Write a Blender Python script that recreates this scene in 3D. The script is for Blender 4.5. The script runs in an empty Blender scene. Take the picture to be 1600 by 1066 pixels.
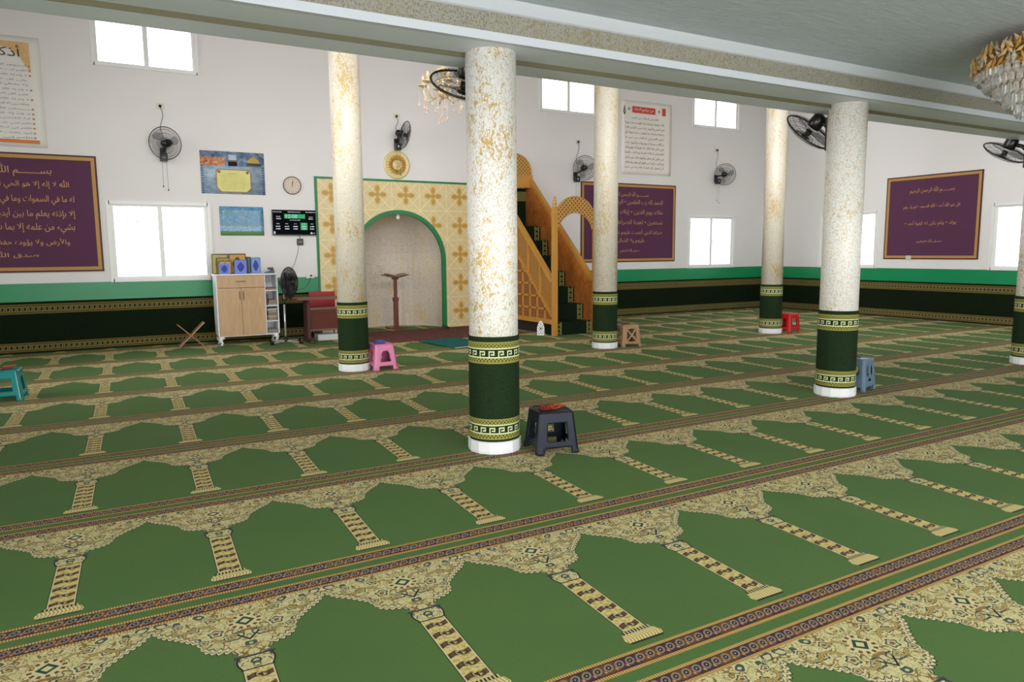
import bpy, bmesh, math, random
from mathutils import Vector, Matrix
random.seed(7)
C = bpy.context.scene.collection
SC = bpy.context.scene
pi = math.pi

# ------------------------------------------------------------------ camera
cam_d = bpy.data.cameras.new('camera'); cam = bpy.data.objects.new('camera', cam_d); C.objects.link(cam)
SC.camera = cam
cam_d.sensor_width = 36; cam_d.lens = 1130 / 1600 * 36; cam_d.clip_start = .05; cam_d.clip_end = 500
yaw, pit, rol = math.radians(29.528), math.radians(7.023), math.radians(-.463)
fw = Vector((math.sin(yaw)*math.cos(pit), math.cos(yaw)*math.cos(pit), -math.sin(pit)))
r0 = Vector((math.cos(yaw), -math.sin(yaw), 0)); u0 = r0.cross(fw)
rr = r0*math.cos(rol) + u0*math.sin(rol); uu = -r0*math.sin(rol) + u0*math.cos(rol)
M = Matrix((rr, uu, -fw)).transposed().to_4x4(); M.translation = (0, 0, 1.6)
cam.matrix_world = M

# ------------------------------------------------------------------ world and light
WORLD = 5.2
w = bpy.data.worlds.new('sky'); SC.world = w; w.use_nodes = True
nt = w.node_tree; bg = nt.nodes['Background']
bg.inputs[0].default_value = (.93, .97, 1, 1); bg.inputs[1].default_value = WORLD
def area_light(name, loc, aim, sx, sy, power, col=(1, .98, .95), spread=180):
    d = bpy.data.lights.new(name, 'AREA'); d.shape = 'RECTANGLE'; d.size = sx; d.size_y = sy
    d.energy = power; d.color = col; d.spread = math.radians(spread)
    o = bpy.data.objects.new(name, d); C.objects.link(o); o.location = loc
    o.rotation_euler = Vector(aim).to_track_quat('-Z', 'Z').to_euler()
    return o
# daylight from the glazed back and the high left windows, then added fill lamps
area_light('daylight_back', (4, -3.6, 1.75), (.16, 1, .06), 12, 2.6, 620)
area_light('daylight_left_high', (-5.2, 10, 4.6), (1, .03, -.06), 7, 2.0, 110, spread=75)
area_light('fill_left', (-5.2, .5, 1.95), (1, .52, .06), 6, 2.0, 170, spread=85)  # added fill for the right wall; the left wall has no opening here
area_light('fill_front_wall', (7.4, 5.56, 4.9), (.12, 1, -.14), 16, 1.4, 225, (1, .98, .97), 110)  # added fill for the front wall; the beam wall has no windows
area_light('fill_right_wall', (7.4, 6.4, 5.0), (1, .42, -.16), 4, 1.2, 120, (1, .98, .97), 100)  # added lamp panel hidden behind the beam, turned to brighten the right wall
SC.view_settings.view_transform = 'Standard'; SC.view_settings.look = 'None'
SC.view_settings.gamma = 1; SC.view_settings.use_curve_mapping = False
SC.view_settings.exposure = 0
SC.cycles.use_denoising = True
SC.cycles.use_adaptive_sampling = True; SC.cycles.adaptive_threshold = .03; SC.cycles.max_bounces = 7; SC.cycles.diffuse_bounces = 4; SC.cycles.transparent_max_bounces = 12
SC.cycles.sample_clamp_indirect = 8

# ------------------------------------------------------------------ helpers: materials
def lin(c):
    if isinstance(c, str): c = [int(c[i:i+2], 16) for i in (0, 2, 4)]
    r = [(x/255)/12.92 if x/255 <= .04045 else (((x/255)+.055)/1.055)**2.4 for x in c]
    return (r[0], r[1], r[2], 1)
class NB:
    def __init__(s, name):
        s.m = bpy.data.materials.new(name); s.m.use_nodes = True; s.t = s.m.node_tree; s.n = s.t.nodes
        s.b = s.n['Principled BSDF']
    def new(s, typ, **k):
        n = s.n.new(typ)
        for a, v in k.items(): setattr(n, a, v)
        return n
    def put(s, sock, v):
        if hasattr(v, 'links') or isinstance(v, bpy.types.NodeSocket): s.t.links.new(v, sock)
        else: sock.default_value = v
    def op(s, o, a, b=0, c=0):
        n = s.new('ShaderNodeMath', operation=o)
        s.put(n.inputs[0], a); s.put(n.inputs[1], b); s.put(n.inputs[2], c); return n.outputs[0]
    def gt(s, a, b): return s.op('GREATER_THAN', a, b)
    def lt(s, a, b): return s.op('LESS_THAN', a, b)
    def rng(s, v, lo, hi): return s.op('MULTIPLY', s.gt(v, lo), s.lt(v, hi))
    def mul(s, a, b): return s.op('MULTIPLY', a, b)
    def mix(s, f, a, b):
        n = s.new('ShaderNodeMix', data_type='RGBA')
        s.put(n.inputs[0], f); s.put(n.inputs[6], a); s.put(n.inputs[7], b); return n.outputs[2]
    def noise(s, scale, detail=3, rough=.5, vec=None, dist=0, col=False):
        n = s.new('ShaderNodeTexNoise'); n.inputs['Scale'].default_value = scale; n.inputs['Detail'].default_value = detail
        n.inputs['Roughness'].default_value = rough; n.inputs['Distortion'].default_value = dist
        s.t.links.new(vec if vec else s.obj(), n.inputs['Vector']); return n.outputs[1 if col else 0]
    def obj(s):
        if not hasattr(s, '_o'): s._o = s.new('ShaderNodeTexCoord')
        return s._o.outputs['Object']
    def uv(s):
        s.obj(); return s._o.outputs['UV']
    def sep(s, v):
        n = s.new('ShaderNodeSeparateXYZ'); s.t.links.new(v, n.inputs[0]); return n.outputs
    def comb(s, x, y, z=0):
        n = s.new('ShaderNodeCombineXYZ'); s.put(n.inputs[0], x); s.put(n.inputs[1], y); s.put(n.inputs[2], z); return n.outputs[0]
    def ramp(s, v, lo, hi):
        n = s.new('ShaderNodeMapRange'); n.clamp = True
        s.put(n.inputs[0], v); n.inputs[1].default_value = lo; n.inputs[2].default_value = hi; return n.outputs[0]
    def bump(s, h, strength=.3, dist=.01):
        n = s.new('ShaderNodeBump'); n.inputs['Strength'].default_value = strength; n.inputs['Distance'].default_value = dist
        s.put(n.inputs['Height'], h); s.t.links.new(n.outputs[0], s.b.inputs['Normal'])
    def fin(s, col=None, rough=.6, metal=0, spec=None):
        if col is not None: s.put(s.b.inputs['Base Color'], col)
        s.put(s.b.inputs['Roughness'], rough); s.put(s.b.inputs['Metallic'], metal)
        if spec is not None: s.b.inputs['Specular IOR Level'].default_value = spec
        return s.m
_mc = {}
def mat(c, rough=.5, metal=0, var=.06, scale=40, spec=None, bump=0, emit=0, alpha=1):
    """plain surface: one colour with a slight procedural mottling"""
    key = (str(c), rough, metal, var, scale, spec, bump, emit, alpha)
    if key in _mc: return _mc[key]
    b = NB('surface_%d' % len(_mc)); a = lin(c); k = 1 - var
    n = b.noise(scale, 3)
    col = b.mix(n, (a[0]*k, a[1]*k, a[2]*k, 1), tuple(min(1, x*(1+var)) for x in a[:3]) + (1,))
    if bump: b.bump(n, bump, .005)
    b.fin(col, rough, metal, spec)
    if emit: b.put(b.b.inputs['Emission Color'], col); b.b.inputs['Emission Strength'].default_value = emit
    if alpha < 1: b.b.inputs['Alpha'].default_value = alpha
    _mc[key] = b.m; return b.m

def mat_carpet():
    b = NB('prayer_carpet'); Q, P = .7346, 1.482
    x, y, z = b.sep(b.obj())
    d = b.op('SUBTRACT', y, 2.186 - .0)
    xo = b.op('ADD', .409, b.mul(d, b.op('SUBTRACT', .0425, b.mul(d, .0008))))
    u = b.mul(b.op('SUBTRACT', b.op('FRACT', b.op('ADD', b.op('DIVIDE', b.op('SUBTRACT', x, xo), Q), .5)), .5), Q)
    a = b.op('ABSOLUTE', u)
    w = b.mul(b.op('FRACT', b.op('DIVIDE', d, P)), P)
    fine = b.noise(900, 2, .6); blotch = b.noise(1.1, 3); mid = b.noise(60, 2)
    green = b.mix(fine, lin('4b6a35'), lin('5b7d47'))
    green = b.mix(b.mul(b.ramp(blotch, .35, .7), .3), green, lin('687f3e'))
    green = b.mix(b.mul(b.ramp(mid, .4, .7), .25), green, lin('4d6a38'))
    dark, navy, cream, gold = lin('2c2f33'), lin('22283a'), lin('d8cc98'), lin('b98f45')
    brown, tan, lblue = lin('6a4a34'), lin('9c7a45'), lin('b3a98f')
    crm = b.mix(b.ramp(b.noise(30, 2), .45, .65), cream, lin('cdc287'))
    # arch outline height as a function of distance from the pillar axis
    fc = b.new('ShaderNodeFloatCurve'); cu = fc.mapping.curves[0]
    pts = [(0, .705), (.055, .712), (.07, .765), (.10, .785), (.15, .805), (.185, .845), (.20, .90), (.235, .945), (.28, .995), (.33, 1.04), (.3675, 1.10)]
    cu.points[0].location = (0, pts[0][1]/1.5); cu.points[1].location = (1, pts[-1][1]/1.5)
    for px, py in pts[1:-1]: cu.points.new(px/.3675, py/1.5)
    fc.mapping.update()
    b.put(fc.inputs['Value'], b.op('DIVIDE', a, .3675)); f = b.mul(fc.outputs[0], 1.5)
    wob = b.op('ABSOLUTE', b.op('SINE', b.mul(b.op('ADD', a, b.mul(w, .6)), pi/.034)))
    f = b.op('SUBTRACT', f, b.mul(wob, .019))
    e = b.op('SUBTRACT', w, f)
    # spandrel flowers, mirrored about the pillar
    mv = b.comb(a, w, 0)
    vo = b.new('ShaderNodeTexVoronoi'); vo.inputs['Scale'].default_value = 12; vo.inputs['Randomness'].default_value = .85
    dn = b.noise(14, 2, .5, mv, col=True)
    vm = b.new('ShaderNodeVectorMath', operation='MULTIPLY_ADD'); b.put(vm.inputs[0], dn); vm.inputs[1].default_value = (.05, .05, 0); b.put(vm.inputs[2], mv)
    b.t.links.new(vm.outputs[0], vo.inputs['Vector']); vd = vo.outputs['Distance']
    rid = b.op('ABSOLUTE', b.op('SUBTRACT', b.noise(11, 1, .5, mv, 1.6), .5))
    s = b.mix(b.rng(rid, .0, .028), crm, tan)
    s = b.mix(b.rng(rid, .012, .02), s, lin('5a5a3a'))
    s = b.mix(b.lt(vd, .36), s, lin('4b5a50')); s = b.mix(b.lt(vd, .26), s, lin('cfc494'))
    s = b.mix(b.lt(vd, .14), s, lin('8a5a3a'))
    rid2 = b.op('ABSOLUTE', b.op('SUBTRACT', b.noise(34, 1, .5, mv, 1.5), .52))
    s = b.mix(b.mul(b.lt(rid2, .022), b.gt(vd, .45)), s, lin('6e6a3c'))
    # medallion
    my = b.op('SUBTRACT', w, 1.015)
    R = b.op('SQRT', b.op('ADD', b.mul(u, u), b.mul(my, my))); D = b.op('ADD', a, b.op('ABSOLUTE', my))
    th = b.op('ARCTAN2', my, u)
    s = b.mix(b.lt(R, .072), s, cream)
    s = b.mix(b.mul(b.rng(R, .05, .068), b.gt(b.op('SINE', b.mul(th, 12)), 0)), s, brown)
    s = b.mix(b.rng(D, .022, .042), s, lin('2f4a3c'))
    # blossoms and scrolls set symmetrically in the spandrel
    def at_(cx, cy):
        dx, dy = b.op('SUBTRACT', a, cx), b.op('SUBTRACT', w, cy)
        return b.op('SQRT', b.op('ADD', b.mul(dx, dx), b.mul(dy, dy))), b.op('ARCTAN2', dy, dx)
    for cx, cy, r in ((.135, 1.085, .024), (.125, .955, .030), (.205, 1.035, .026), (.265, 1.09, .020), (.175, .90, .020), (.07, .90, .018), (.30, 1.125, .012)):
        q, t_ = at_(cx, cy); q = b.op('DIVIDE', q, b.op('ADD', 1, b.mul(b.op('SINE', b.mul(t_, 5)), .16)))
        s = b.mix(b.lt(q, r*1.3), s, cream); s = b.mix(b.lt(q, r), s, lin('46574c')); s = b.mix(b.lt(q, r*.72), s, lin('c9bd8a')); s = b.mix(b.lt(q, r*.38), s, lin('83583a'))
    for cx, cy, r, t0, t1, th_ in ((.185, .985, .062, -.4, 2.9, .006), (.10, 1.035, .05, .9, 3.6, .005), (.24, 1.065, .045, -2.6, .2, .005), (.09, .93, .052, -2.9, -.3, .005)):
        q, t_ = at_(cx, cy); q = b.op('ABSOLUTE', b.op('SUBTRACT', q, r)); m_ = b.rng(t_, t0, t1)
        s = b.mix(b.mul(m_, b.lt(q, th_+.002)), s, lin('4c4f38')); s = b.mix(b.mul(m_, b.lt(q, th_)), s, lin('b79a58'))
    # acanthus fringe along the arch
    st_ = b.op('SINE', b.mul(b.op('ADD', a, b.op('ADD', b.mul(w, .6), b.mul(e, 1.2))), 2*pi/.034))
    fr_ = b.mul(b.rng(e, .0, .036), b.gt(a, .075))
    s = b.mix(fr_, s, lin('dccf9e')); s = b.mix(b.mul(fr_, b.gt(st_, .72)), s, lin('5c5a40'))
    s = b.mix(b.mul(b.rng(e, .036, .043), b.gt(a, .075)), s, lin('56553f'))
    # V shape under the medallion
    vv = b.op('ABSOLUTE', b.op('SUBTRACT', b.op('SUBTRACT', w, .845), b.mul(a, 1.3)))
    s = b.mix(b.mul(b.lt(vv, .008), b.lt(a, .045)), s, dark)
    col = b.mix(b.rng(e, -.007, 0), green, dark)
    spm = b.mul(b.gt(e, 0), b.lt(w, 1.17))
    col = b.mix(spm, col, s)
    # pillar shaft
    shaft = b.mul(b.lt(a, .060), b.rng(w, .085, .62))
    t = b.op('FRACT', b.op('DIVIDE', b.op('ADD', w, b.mul(b.op('SINE', b.mul(u, 90)), .006)), .084))
    sh = b.mix(b.ramp(b.noise(55, 2), .45, .6), lin('dcc98a'), lin('b9a85a'))
    sh = b.mix(b.rng(t, .42, .82), sh, brown)
    rhomb = b.op('ADD', b.op('ABSOLUTE', b.op('SUBTRACT', t, .62)), b.mul(a, 9))
    sh = b.mix(b.lt(rhomb, .22), sh, lin('c9b27a')); sh = b.mix(b.lt(rhomb, .12), sh, navy)
    sh = b.mix(b.mul(b.gt(b.op('SINE', b.mul(u, 260)), .55), b.rng(t, .42, .82)), sh, lin('3c3f3a'))
    sh = b.mix(b.gt(a, .050), sh, cream); sh = b.mix(b.gt(a, .056), sh, dark)
    col = b.mix(shaft, col, sh)
    # base
    bw = b.op('SUBTRACT', .097, b.mul(b.op('ABSOLUTE', b.op('SUBTRACT', w, .035)), .35))
    rid3 = b.op('SINE', b.mul(b.op('ADD', u, b.mul(b.op('ABSOLUTE', b.op('SUBTRACT', w, .04)), .3)), 2*pi/.0155))
    bs = b.mix(b.gt(rid3, -.5), lin('a58f55'), lin('e3d292'))
    bs = b.mix(b.lt(w, .012), bs, dark)
    col = b.mix(b.mul(b.lt(a, bw), b.lt(w, .073)), col, bs)
    nk = b.mix(b.gt(b.op('SINE', b.mul(u, 2*pi/.016)), 0), dark, lin('c8bb84'))
    col = b.mix(b.mul(b.lt(a, .072), b.rng(w, .073, .098)), col, nk)
    # capital
    cw = b.op('ADD', .062, b.mul(b.op('SINE', b.mul(b.op('SUBTRACT', w, .615), 29)), .014))
    cp = b.mix(b.lt(b.op('ABSOLUTE', b.op('SUBTRACT', b.noise(45, 1, .5, mv, 1), .5)), .03), crm, lin('4c513d'))
    cr = b.op('SQRT', b.op('ADD', b.mul(u, u), b.op('POWER', b.op('SUBTRACT', w, .665), 2)))
    cp = b.mix(b.rng(cr, .012, .022), cp, lin('3f5244'))
    cp = b.mix(b.gt(a, b.op('SUBTRACT', cw, .008)), cp, dark)
    col = b.mix(b.mul(b.lt(a, cw), b.rng(w, .612, .705)), col, cp)
    col = b.mix(b.mul(b.lt(a, .08), b.rng(w, .703, .717)), col, lin('3e4450'))
    col = b.mix(b.mul(b.lt(a, .065), b.rng(w, .606, .614)), col, dark)
    # running borders between the rows
    def border(lo, hi, ph):
        c = (lo+hi)/2; h = hi-lo
        sx = b.op('ADD', x, ph)
        ww = b.op('DIVIDE', b.op('SUBTRACT', w, c), h)      # -.5 .. .5
        k = b.mix(b.ramp(b.op('SINE', b.mul(sx, 2*pi/.21)), -.3, .3), lin('6a4630'), lin('4a3240'))
        cx = b.mul(b.op('SUBTRACT', b.op('FRACT', b.op('DIVIDE', sx, .052)), .5), .052)
        yy = b.op('SUBTRACT', b.mul(ww, h), b.op('ADD', .004, b.mul(cx, .35)))
        el = b.op('SQRT', b.op('ADD', b.mul(cx, cx), b.mul(yy, yy)))
        k = b.mix(b.rng(el, .014, .022), k, lblue); k = b.mix(b.rng(el, .016, .020), k, lin('7c6450'))
        k = b.mix(b.lt(el, .012), k, navy); k = b.mix(b.lt(el, .005), k, lin('a39684'))
        c2 = b.mul(b.op('SUBTRACT', b.op('FRACT', b.op('ADD', b.op('DIVIDE', sx, .052), .5)), .5), .052)
        tri = b.op('ADD', b.op('ABSOLUTE', c2), b.mul(b.op('ABSOLUTE', b.op('ADD', b.mul(ww, h), .016)), .9))
        k = b.mix(b.lt(tri, .012), k, lin('9c5a34')); k = b.mix(b.lt(tri, .006), k, lin('c2a878'))
        return b.mix(b.gt(b.op('ABSOLUTE', ww), .44), k, lin('2a2430'))
    for lo, hi, ph in ((1.185, 1.255, 0), (1.355, 1.43, .031)):
        col = b.mix(b.rng(w, lo, hi), col, border(lo, hi, ph))
    ticks = b.gt(b.op('SINE', b.mul(x, 2*pi/.012)), -.3)
    gl = b.mix(ticks, lin('8c6a35'), lin('d3ae66'))
    for lo, hi in ((1.168, 1.185), (1.255, 1.274), (1.336, 1.355), (1.43, 1.448)):
        col = b.mix(b.rng(w, lo, hi), col, gl)
    b.bump(fine, .25, .004)
    b.fin(col, .95, 0, .12)
    b.b.inputs['Sheen Weight'].default_value = .02; b.b.inputs['Sheen Roughness'].default_value = .5
    return b.m
def mat_stucco(gold_amt=.5, tone='e9e8e6', fleck='d6ae5c', grey='c6c0b6', rough=.32, seed=0):
    b = NB('flaked_stucco')
    o = b.new('ShaderNodeVectorMath', operation='ADD'); b.put(o.inputs[0], b.obj()); o.inputs[1].default_value = (seed*3.1, seed, 0)
    sc = b.new('ShaderNodeVectorMath', operation='MULTIPLY'); b.put(sc.inputs[0], o.outputs[0]); sc.inputs[1].default_value = (1.3, 1.3, .75)
    v = sc.outputs[0]
    n1 = b.noise(30, 6, .75, v, 1.2); n2 = b.noise(70, 4, .7, v, .5); big = b.noise(1.9, 3, .6, v)
    g = b.gt(b.op('ADD', n1, b.mul(b.op('SUBTRACT', big, .5), .62)), .605 - .04*gold_amt)
    s = b.gt(b.op('SUBTRACT', n2, b.mul(b.op('SUBTRACT', big, .5), .15)), .555)
    col = b.mix(s, lin(tone), lin(grey)); col = b.mix(g, col, lin(fleck))
    b.bump(b.op('ADD', n1, n2), .35, .006)
    b.fin(col, rough, b.mul(g, .12))
    return b.m
def mat_tile():
    b = NB('flower_tile'); u, v, _ = b.sep(b.uv())
    fx = b.op('SUBTRACT', b.op('FRACT', u), .5); fy = b.op('SUBTRACT', b.op('FRACT', v), .5)
    ax, ay = b.op('ABSOLUTE', fx), b.op('ABSOLUTE', fy)
    R = b.op('SQRT', b.op('ADD', b.mul(fx, fx), b.mul(fy, fy)))
    base = b.mix(b.ramp(b.noise(26, 3, .6, b.uv(), 2), .35, .65), lin('e4d5a8'), lin('d3bc82'))
    dg = b.op('ABSOLUTE', b.op('SUBTRACT', ax, ay))
    ln = b.mul(b.lt(dg, .022), b.gt(R, .2)); base = b.mix(ln, base, lin('e9dcb4'))
    dg2 = b.op('ABSOLUTE', b.op('SUBTRACT', b.op('ADD', ax, ay), .5)); base = b.mix(b.lt(dg2, .015), base, lin('e6d8ac'))
    base = b.mix(b.lt(b.op('SUBTRACT', .5, b.op('MAXIMUM', ax, ay)), .010), base, lin('ece0bb'))
    def ell(cx, cy, rx, ry):
        p = b.op('POWER', b.op('DIVIDE', b.op('SUBTRACT', ax, cx), rx), 2); q = b.op('POWER', b.op('DIVIDE', b.op('SUBTRACT', ay, cy), ry), 2)
        return b.op('ADD', p, q)
    e = b.op('MINIMUM', ell(.19, 0, .125, .085), ell(0, .19, .085, .125))
    gold = b.mix(b.ramp(b.noise(60, 3, .6, b.uv()), .4, .6), lin('c89c40'), lin('b38a30'))
    col = b.mix(b.lt(e, 1), base, gold); col = b.mix(b.rng(e, .5, .62), col, lin('e2c77a'))
    col = b.mix(b.lt(R, .078), col, lin('b08a35')); col = b.mix(b.rng(R, .04, .052), col, lin('e2c77a'))
    b.bump(b.ramp(b.op('MAXIMUM', b.lt(e, 1), ln), 0, 1), .3, .006)
    return b.fin(col, .4)
def mat_rope(bgc, fgc, s=.03):
    b = NB('woven_rope_band'); u, v, _ = b.sep(b.uv())
    p = b.op('ABSOLUTE', b.op('SUBTRACT', b.op('FRACT', b.op('DIVIDE', b.op('ADD', u, v), s)), .5))
    q = b.op('ABSOLUTE', b.op('SUBTRACT', b.op('FRACT', b.op('DIVIDE', b.op('SUBTRACT', u, v), s)), .5))
    m = b.op('MAXIMUM', b.lt(p, .14), b.lt(q, .14))
    return b.fin(b.mix(m, lin(bgc), lin(fgc)), .95, 0, .1)
def mat_pile(c1, c2, scale=140):
    b = NB('dark_carpet_pile'); n = b.noise(scale, 4, .7)
    b.bump(n, .5, .005)
    return b.fin(b.mix(b.ramp(n, .35, .68), lin(c1), lin(c2)), .95, 0, .15)
def mat_lattice(wood, hole, s=.045, kind=0):
    b = NB('carved_lattice'); x, y, z = b.sep(b.obj())
    h = b.op('ADD', x, y)
    p = b.op('ABSOLUTE', b.op('SUBTRACT', b.op('FRACT', b.op('DIVIDE', b.op('ADD', h, z), s)), .5))
    q = b.op('ABSOLUTE', b.op('SUBTRACT', b.op('FRACT', b.op('DIVIDE', b.op('SUBTRACT', h, z), s)), .5))
    m = b.mul(b.lt(p, .27), b.lt(q, .27))
    m = b.mul(m, b.gt(b.noise(30, 1), .42)) if kind else m
    wd = b.mix(b.noise(12, 4, .6), lin(wood), tuple(v*.8 for v in lin(wood)[:3])+(1,))
    b.bump(b.op('SUBTRACT', 1, m), .6, .008)
    return b.fin(b.mix(m, wd, lin(hole)), .45)
def mat_wood(c1, c2, rough=.4, axis=2, scale=9, dist=1.5):
    b = NB('wood_grain'); st = [9, 9, 9]; st[axis] = .8
    v = b.new('ShaderNodeVectorMath', operation='MULTIPLY'); b.put(v.inputs[0], b.obj()); v.inputs[1].default_value = st
    n = b.noise(scale/4, 5, .6, v.outputs[0], dist)
    b.bump(n, .08, .003)
    return b.fin(b.mix(b.ramp(n, .3, .7), lin(c1), lin(c2)), rough)
def mat_marble(c1, c2, c3):
    b = NB('burl_wood'); n = b.noise(2.6, 6, .65, None, 2.5)
    col = b.mix(b.ramp(n, .35, .6), lin(c1), lin(c2)); col = b.mix(b.ramp(b.noise(7, 4, .6, None, 1), .58, .7), col, lin(c3))
    return b.fin(col, .3)
def mat_rug():
    b = NB('red_oriental_rug'); x, y, z = b.sep(b.obj())
    n = b.noise(13, 2, .6, None, 2); col = b.mix(b.ramp(n, .44, .49), lin('7d2028'), lin('2c1016'))
    col = b.mix(b.rng(n, .56, .60), col, lin('a67c52')); col = b.mix(b.rng(b.noise(28, 2), .62, .7), col, lin('2a2a3a'))
    return b.fin(col, .95)
def mat_poster(kind):
    b = NB('printed_poster'); u, v, _ = b.sep(b.uv())
    if kind == 'calendar':
        sky = b.mix(b.ramp(b.noise(7, 4, .6, b.uv(), 1), .3, .7), lin('3d5487'), lin('9fb4cc'))
        fire = b.mix(b.ramp(b.noise(20, 4, .7, b.uv(), 1), .4, .6), lin('b5563c'), lin('e0b98c'))
        top = b.mix(b.mul(b.lt(u, .38), b.lt(v, .86)), sky, fire)
        dome = b.op('ADD', b.op('POWER', b.op('DIVIDE', b.op('SUBTRACT', u, .83), .1), 2), b.op('POWER', b.op('DIVIDE', b.op('SUBTRACT', v, .72), .17), 2))
        top = b.mix(b.mul(b.lt(dome, 1), b.gt(v, .74)), top, lin('d6bd6a'))
        top = b.mix(b.mul(b.rng(u, .72, .95), b.rng(v, .68, .75)), top, lin('5c5a55'))
        top = b.mix(b.mul(b.rng(u, .43, .57), b.rng(v, .655, .80)), top, lin('1d1a22'))
        top = b.mix(b.mul(b.rng(u, .43, .57), b.rng(v, .77, .785)), top, lin('b48b4a'))
        top = b.mix(b.mul(b.rng(u, .44, .56), b.rng(v, .80, .93)), top, lin('c4d6e6'))
        low = b.mix(b.ramp(b.noise(10, 3, .6, b.uv()), .35, .65), lin('7f9fc4'), lin('b3c3cf'))
        dot = b.mul(b.gt(b.op('SINE', b.mul(v, 110)), .1), b.gt(b.op('ABSOLUTE', b.op('SUBTRACT', u, .5)), .455))
        low = b.mix(dot, low, lin('5a6aa0'))
        col = b.mix(b.gt(v, .66), low, top)
    else:
        col = b.mix(b.ramp(b.noise(7, 4, .65, b.uv(), 2), .35, .65), lin('2f7fae'), lin('7fb0cc'))
        arch = b.op('ABSOLUTE', b.op('SUBTRACT', b.op('FRACT', b.mul(u, 5)), .5))
        bump_ = b.op('SUBTRACT', .1, b.mul(b.mul(arch, arch), .4))
        for base in (.38, .7):
            col = b.mix(b.rng(b.op('SUBTRACT', v, base), -.02, bump_), col, lin('7390a0'))
        tx = b.mul(b.gt(b.op('SINE', b.mul(v, 150)), 0), b.gt(b.noise(60, 1, .5, b.uv()), .52))
        col = b.mix(b.mul(tx, b.rng(v, .17, .33)), col, lin('cfe0e8'))
        col = b.mix(b.lt(v, b.op('ADD', .1, b.mul(b.noise(12, 2, .5, b.uv()), .08))), col, lin('6e9a5c'))
    return b.fin(col, .25)
def mat_glass():
    b = NB('window_glass'); t = b.new('ShaderNodeBsdfTransparent'); g = b.new('ShaderNodeBsdfGlossy'); g.inputs['Roughness'].default_value = .03
    m = b.new('ShaderNodeMixShader'); fr = b.new('ShaderNodeFresnel'); fr.inputs[0].default_value = 1.3
    b.t.links.new(fr.outputs[0], m.inputs[0]); b.t.links.new(t.outputs[0], m.inputs[1]); b.t.links.new(g.outputs[0], m.inputs[2])
    b.t.links.new(m.outputs[0], b.n['Material Output'].inputs[0]); return b.m
def mat_crystal(c='f2f4f2'):
    b = NB('cut_crystal'); b.fin(b.mix(b.noise(9, 1), lin(c), lin('ffffff')), .04); b.b.inputs['Transmission Weight'].default_value = .75
    b.b.inputs['IOR'].default_value = 1.5; return b.m
def mat_paint(c, rough=.6, var=.04, sc=.9, bump=.15):
    b = NB('painted_plaster'); a = lin(c); n = b.noise(sc, 4, .6); f = b.noise(55, 3)
    b.bump(f, bump, .004)
    return b.fin(b.mix(n, tuple(x*(1-var) for x in a[:3])+(1,), tuple(min(1, x*(1+var)) for x in a[:3])+(1,)), rough)

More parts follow.
